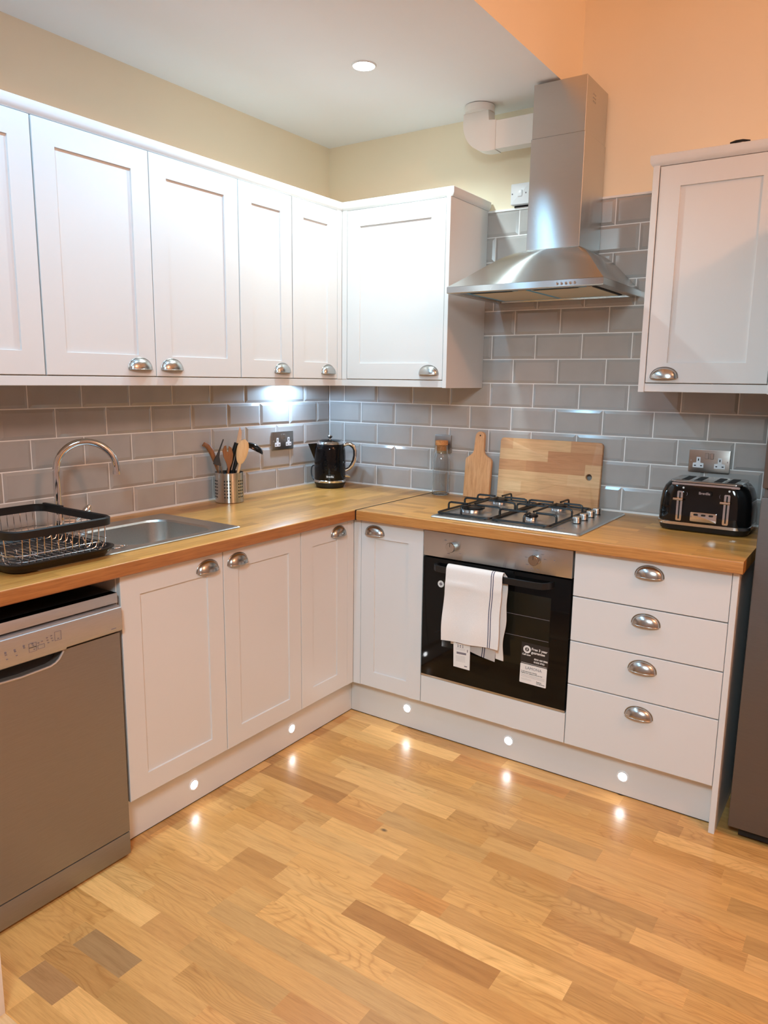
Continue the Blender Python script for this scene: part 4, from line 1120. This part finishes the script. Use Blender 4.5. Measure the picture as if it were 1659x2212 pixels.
def mk(u, v, w=.004, h=.0016): bx(bm, (u-w, v-h, W_), (u+w, v+h, W_+.0006), mat=1, M=MD)
for u, v in ((-2.092, .7475), (-2.090, .736), (-2.068, .7495), (-2.065, .7385), (-2.044, .752), (-2.020, .7515), (-2.018, .741), (-2.006, .754), (-1.996, .7555), (-1.982, .761), (-1.970, .763), (-1.981, .754), (-1.969, .756), (-1.979, .747), (-1.967, .749), (-1.951, .7505)): mk(u, v, .0024, .0011)
for u in (-2.093, -2.069, -2.045, -2.022): mk(u, .757 if u > -2.06 else .7535, .0022, .0022)
def frame(u0, u1, v0, v1):
    for a, b, c_, d_ in ((u0, u1, v0, v0), (u0, u1, v1, v1), (u0, u0, v0, v1), (u1, u1, v0, v1)): bx(bm, (a-.0004, c_-.0004, W_), (b+.0004, d_+.0004, W_+.0006), mat=1, M=MD)
frame(-2.032, -2.012, .736, .747); frame(-2.032, -2.012, .747, .758); frame(-2.008, -1.990, .738, .748); frame(-1.960, -1.942, .746, .770)
bx(bm, (-1.790, .729, W_-.0006), (-1.774, .731, W_+.0008), mat=1, M=MD)
cp_ = build('control_panel', bm, [M_DW, M_GREYINK], t)
bm = new_bm(); prism(bm, [(d0, .010), (d1, .010), (d1, .080), (d0, .080)], -.03, 0, MD, bev=.001); build('toe_panel', bm, M_DWD, t)
bm = new_bm()
for u in (-2.31, -2.13, -1.79): cyl(bm, (.585, u, 0), (.585, u, .02), .016, n=16)
build('foot', bm, M_BLACKP, t)

# ------------------------------------------------------------------ fridge
t = thing('fridge', 'tall grey fridge freezer past the end of the worktop, cut by the photo edge', 'fridge', (2.39, -.3, 0))
FX0, FX1, FY = 2.092, 2.690, -.600
bm = new_bm(); bx(bm, (FX0+.004, FY+.065, .03), (FX1-.004, -.03, 1.968), .003); build('cabinet_body', bm, M_FRIDGE, t)
bm = new_bm(); bx(bm, (FX0, FY, 1.131), (FX1, FY+.060, 1.970), .004); d = build('door', bm, M_FRIDGE, t)
bm = new_bm(); bx(bm, (FX0+.012, FY+.004, 1.1285), (FX0+.25, FY+.03, 1.1315)); build('handle_recess', bm, M_DARK, d)
bm = new_bm(); bx(bm, (FX0, FY, .040), (FX1, FY+.060, 1.104), .004); build('door', bm, M_FRIDGE, t)
bm = new_bm(); bx(bm, (FX0+.006, FY+.010, 1.104), (FX1-.006, FY+.06, 1.131)); bx(bm, (FX0+.016, FY+.006, 1.106), (FX0+.20, FY+.012, 1.124)); build('grip_channel', bm, M_FRIDGE, t)
bm = new_bm(); bx(bm, (FX0+.03, FY+.02, .012), (FX1-.03, FY+.05, .040)); build('kick_grille', bm, M_DARK, t)
for fx in (FX0+.06, FX1-.06):
    for fy in (FY+.06, -.08):
        bm = new_bm(); cyl(bm, (fx, fy, 0), (fx, fy, .03), .02, n=16); build('foot', bm, M_BLACKP, t)

# ------------------------------------------------------------------ lights of the room, and an added cool fill
def spot(name, loc, power, rgb, angle=120, blend=.6, rad=.03, parent=None, rot=(0,0,0)):
    l = bpy.data.lights.new(name, 'SPOT'); l.energy = power; l.color = rgb; l.spot_size = math.radians(angle); l.spot_blend = blend; l.shadow_soft_size = rad
    o = bpy.data.objects.new(name, l); COL.objects.link(o); o.location = loc; o.rotation_euler = rot
    if parent is not None:
        o.parent = parent; o.matrix_parent_inverse = Matrix.Translation(-WL[parent.name])
    return o
COOL = (.74, .945, 1.0)
COOL2 = (.33, .69, 1.0)
def downlight(x, y, label, power):
    t = thing('downlight', label, 'ceiling light', (x, y, CZ-.006))
    bm = new_bm(); lathe(bm, [(.039, 0), (.039, -.004), (.042, -.004), (.045, -.001), (.045, 0)], (x, y, CZ-.0003), 36, cap=False); build('bezel', bm, M_WHITEP, t)
    bm = new_bm(); lathe(bm, [(.0388, -.0004), (.0388, -.003), (.018, -.005), (0, -.0055)], (x, y, CZ), 32); build('lens', bm, M_LENS, t)
    spot('downlight_lamp', (x, y, CZ-.012), power, COOL, 150, .4, .03, t)
downlight(.703, -.694, 'round recessed ceiling downlight glowing white above the corner', 48)
for yy in (-1.40, -2.10, -2.80): spot('downlight_row_lamp', (.703, yy, CZ-.012), 22.5, COOL2, 150, .4, .03)

# lamp under the corner cupboard, behind the light rail
t = thing('cabinet_spotlight', 'small white lamp under the corner wall cupboard lighting the tiles', 'light', (.10, -.373, 1.415))
bm = new_bm(); bx(bm, (.075, -.41, 1.418), (.135, -.336, 1.4305), .003); build('housing', bm, M_WHITEP, t)
bm = new_bm(); bx(bm, (.080, -.400, 1.416), (.130, -.346, 1.4185), .001, 1); build('lens', bm, M_LENS, t)
spot('cabinet_lamp', (.085, -.373, 1.412), 8.6, (.42,.69,1.0), 172, .2, .015, t)

# warm lamp of the taller room behind the camera
l = bpy.data.lights.new('warm_room_lamp', 'POINT'); l.energy = 72; l.color = (1.0, .44, .22); l.shadow_soft_size = .10
o = bpy.data.objects.new('warm_room_lamp', l); COL.objects.link(o); o.location = (3.85, -1.85, 2.97)

l = bpy.data.lights.new('cool_fill_light', 'AREA'); l.shape = 'DISK'; l.size = .55; l.energy = 18; l.color = (.62, .85, .96); l.spread = math.radians(95)  # added cool fill behind the camera, no fitting of the room
o = bpy.data.objects.new('cool_fill_light', l); COL.objects.link(o); o.location = (2.35, -3.5, 2.42); o.rotation_euler = (Vector((1.25, -.8, .1))-Vector(o.location)).to_track_quat('-Z', 'Y').to_euler()

# white skirting block and pale threshold at the near end of the run
bm = new_bm(); bx(bm, (.70, -2.40, 0), (.866, -2.281, .17), .002); struct(build('baseboard_left', bm, M_TRIM))
bm = new_bm(); bx(bm, (.70, -2.45, 0), (1.7, -2.282, .004), .001, 1); struct(build('trim_1', bm, wood('oak_threshold', (226,190,140), (204,160,108), (3,40,40), .4)))

# world: faint neutral ambient (the room is closed)
w = bpy.data.worlds.new('world'); S.world = w; w.use_nodes = True
w.node_tree.nodes['Background'].inputs[0].default_value = (.5,.5,.55,1); w.node_tree.nodes['Background'].inputs[1].default_value = .05

# ------------------------------------------------------------------ camera and colour
cam = bpy.data.cameras.new('camera'); cam.sensor_fit = 'HORIZONTAL'; cam.sensor_width = 36; cam.lens = 1607.60047*36/1659; cam.clip_start = .02
co = bpy.data.objects.new('camera', cam); COL.objects.link(co)
co.location = (2.38687579, -3.02065284, 1.43266602); co.rotation_euler = (1.39431853, -.0127136432, .596813625)
S.camera = co
S.view_settings.view_transform = 'Standard'; S.view_settings.look = 'None'; S.view_settings.gamma = 1; S.view_settings.use_curve_mapping = False
S.view_settings.exposure = 0.0
S.cycles.max_bounces = 10; S.cycles.diffuse_bounces = 6; S.cycles.glossy_bounces = 6; S.cycles.transmission_bounces = 8
S.cycles.sample_clamp_indirect = 6.0; S.cycles.use_denoising = True
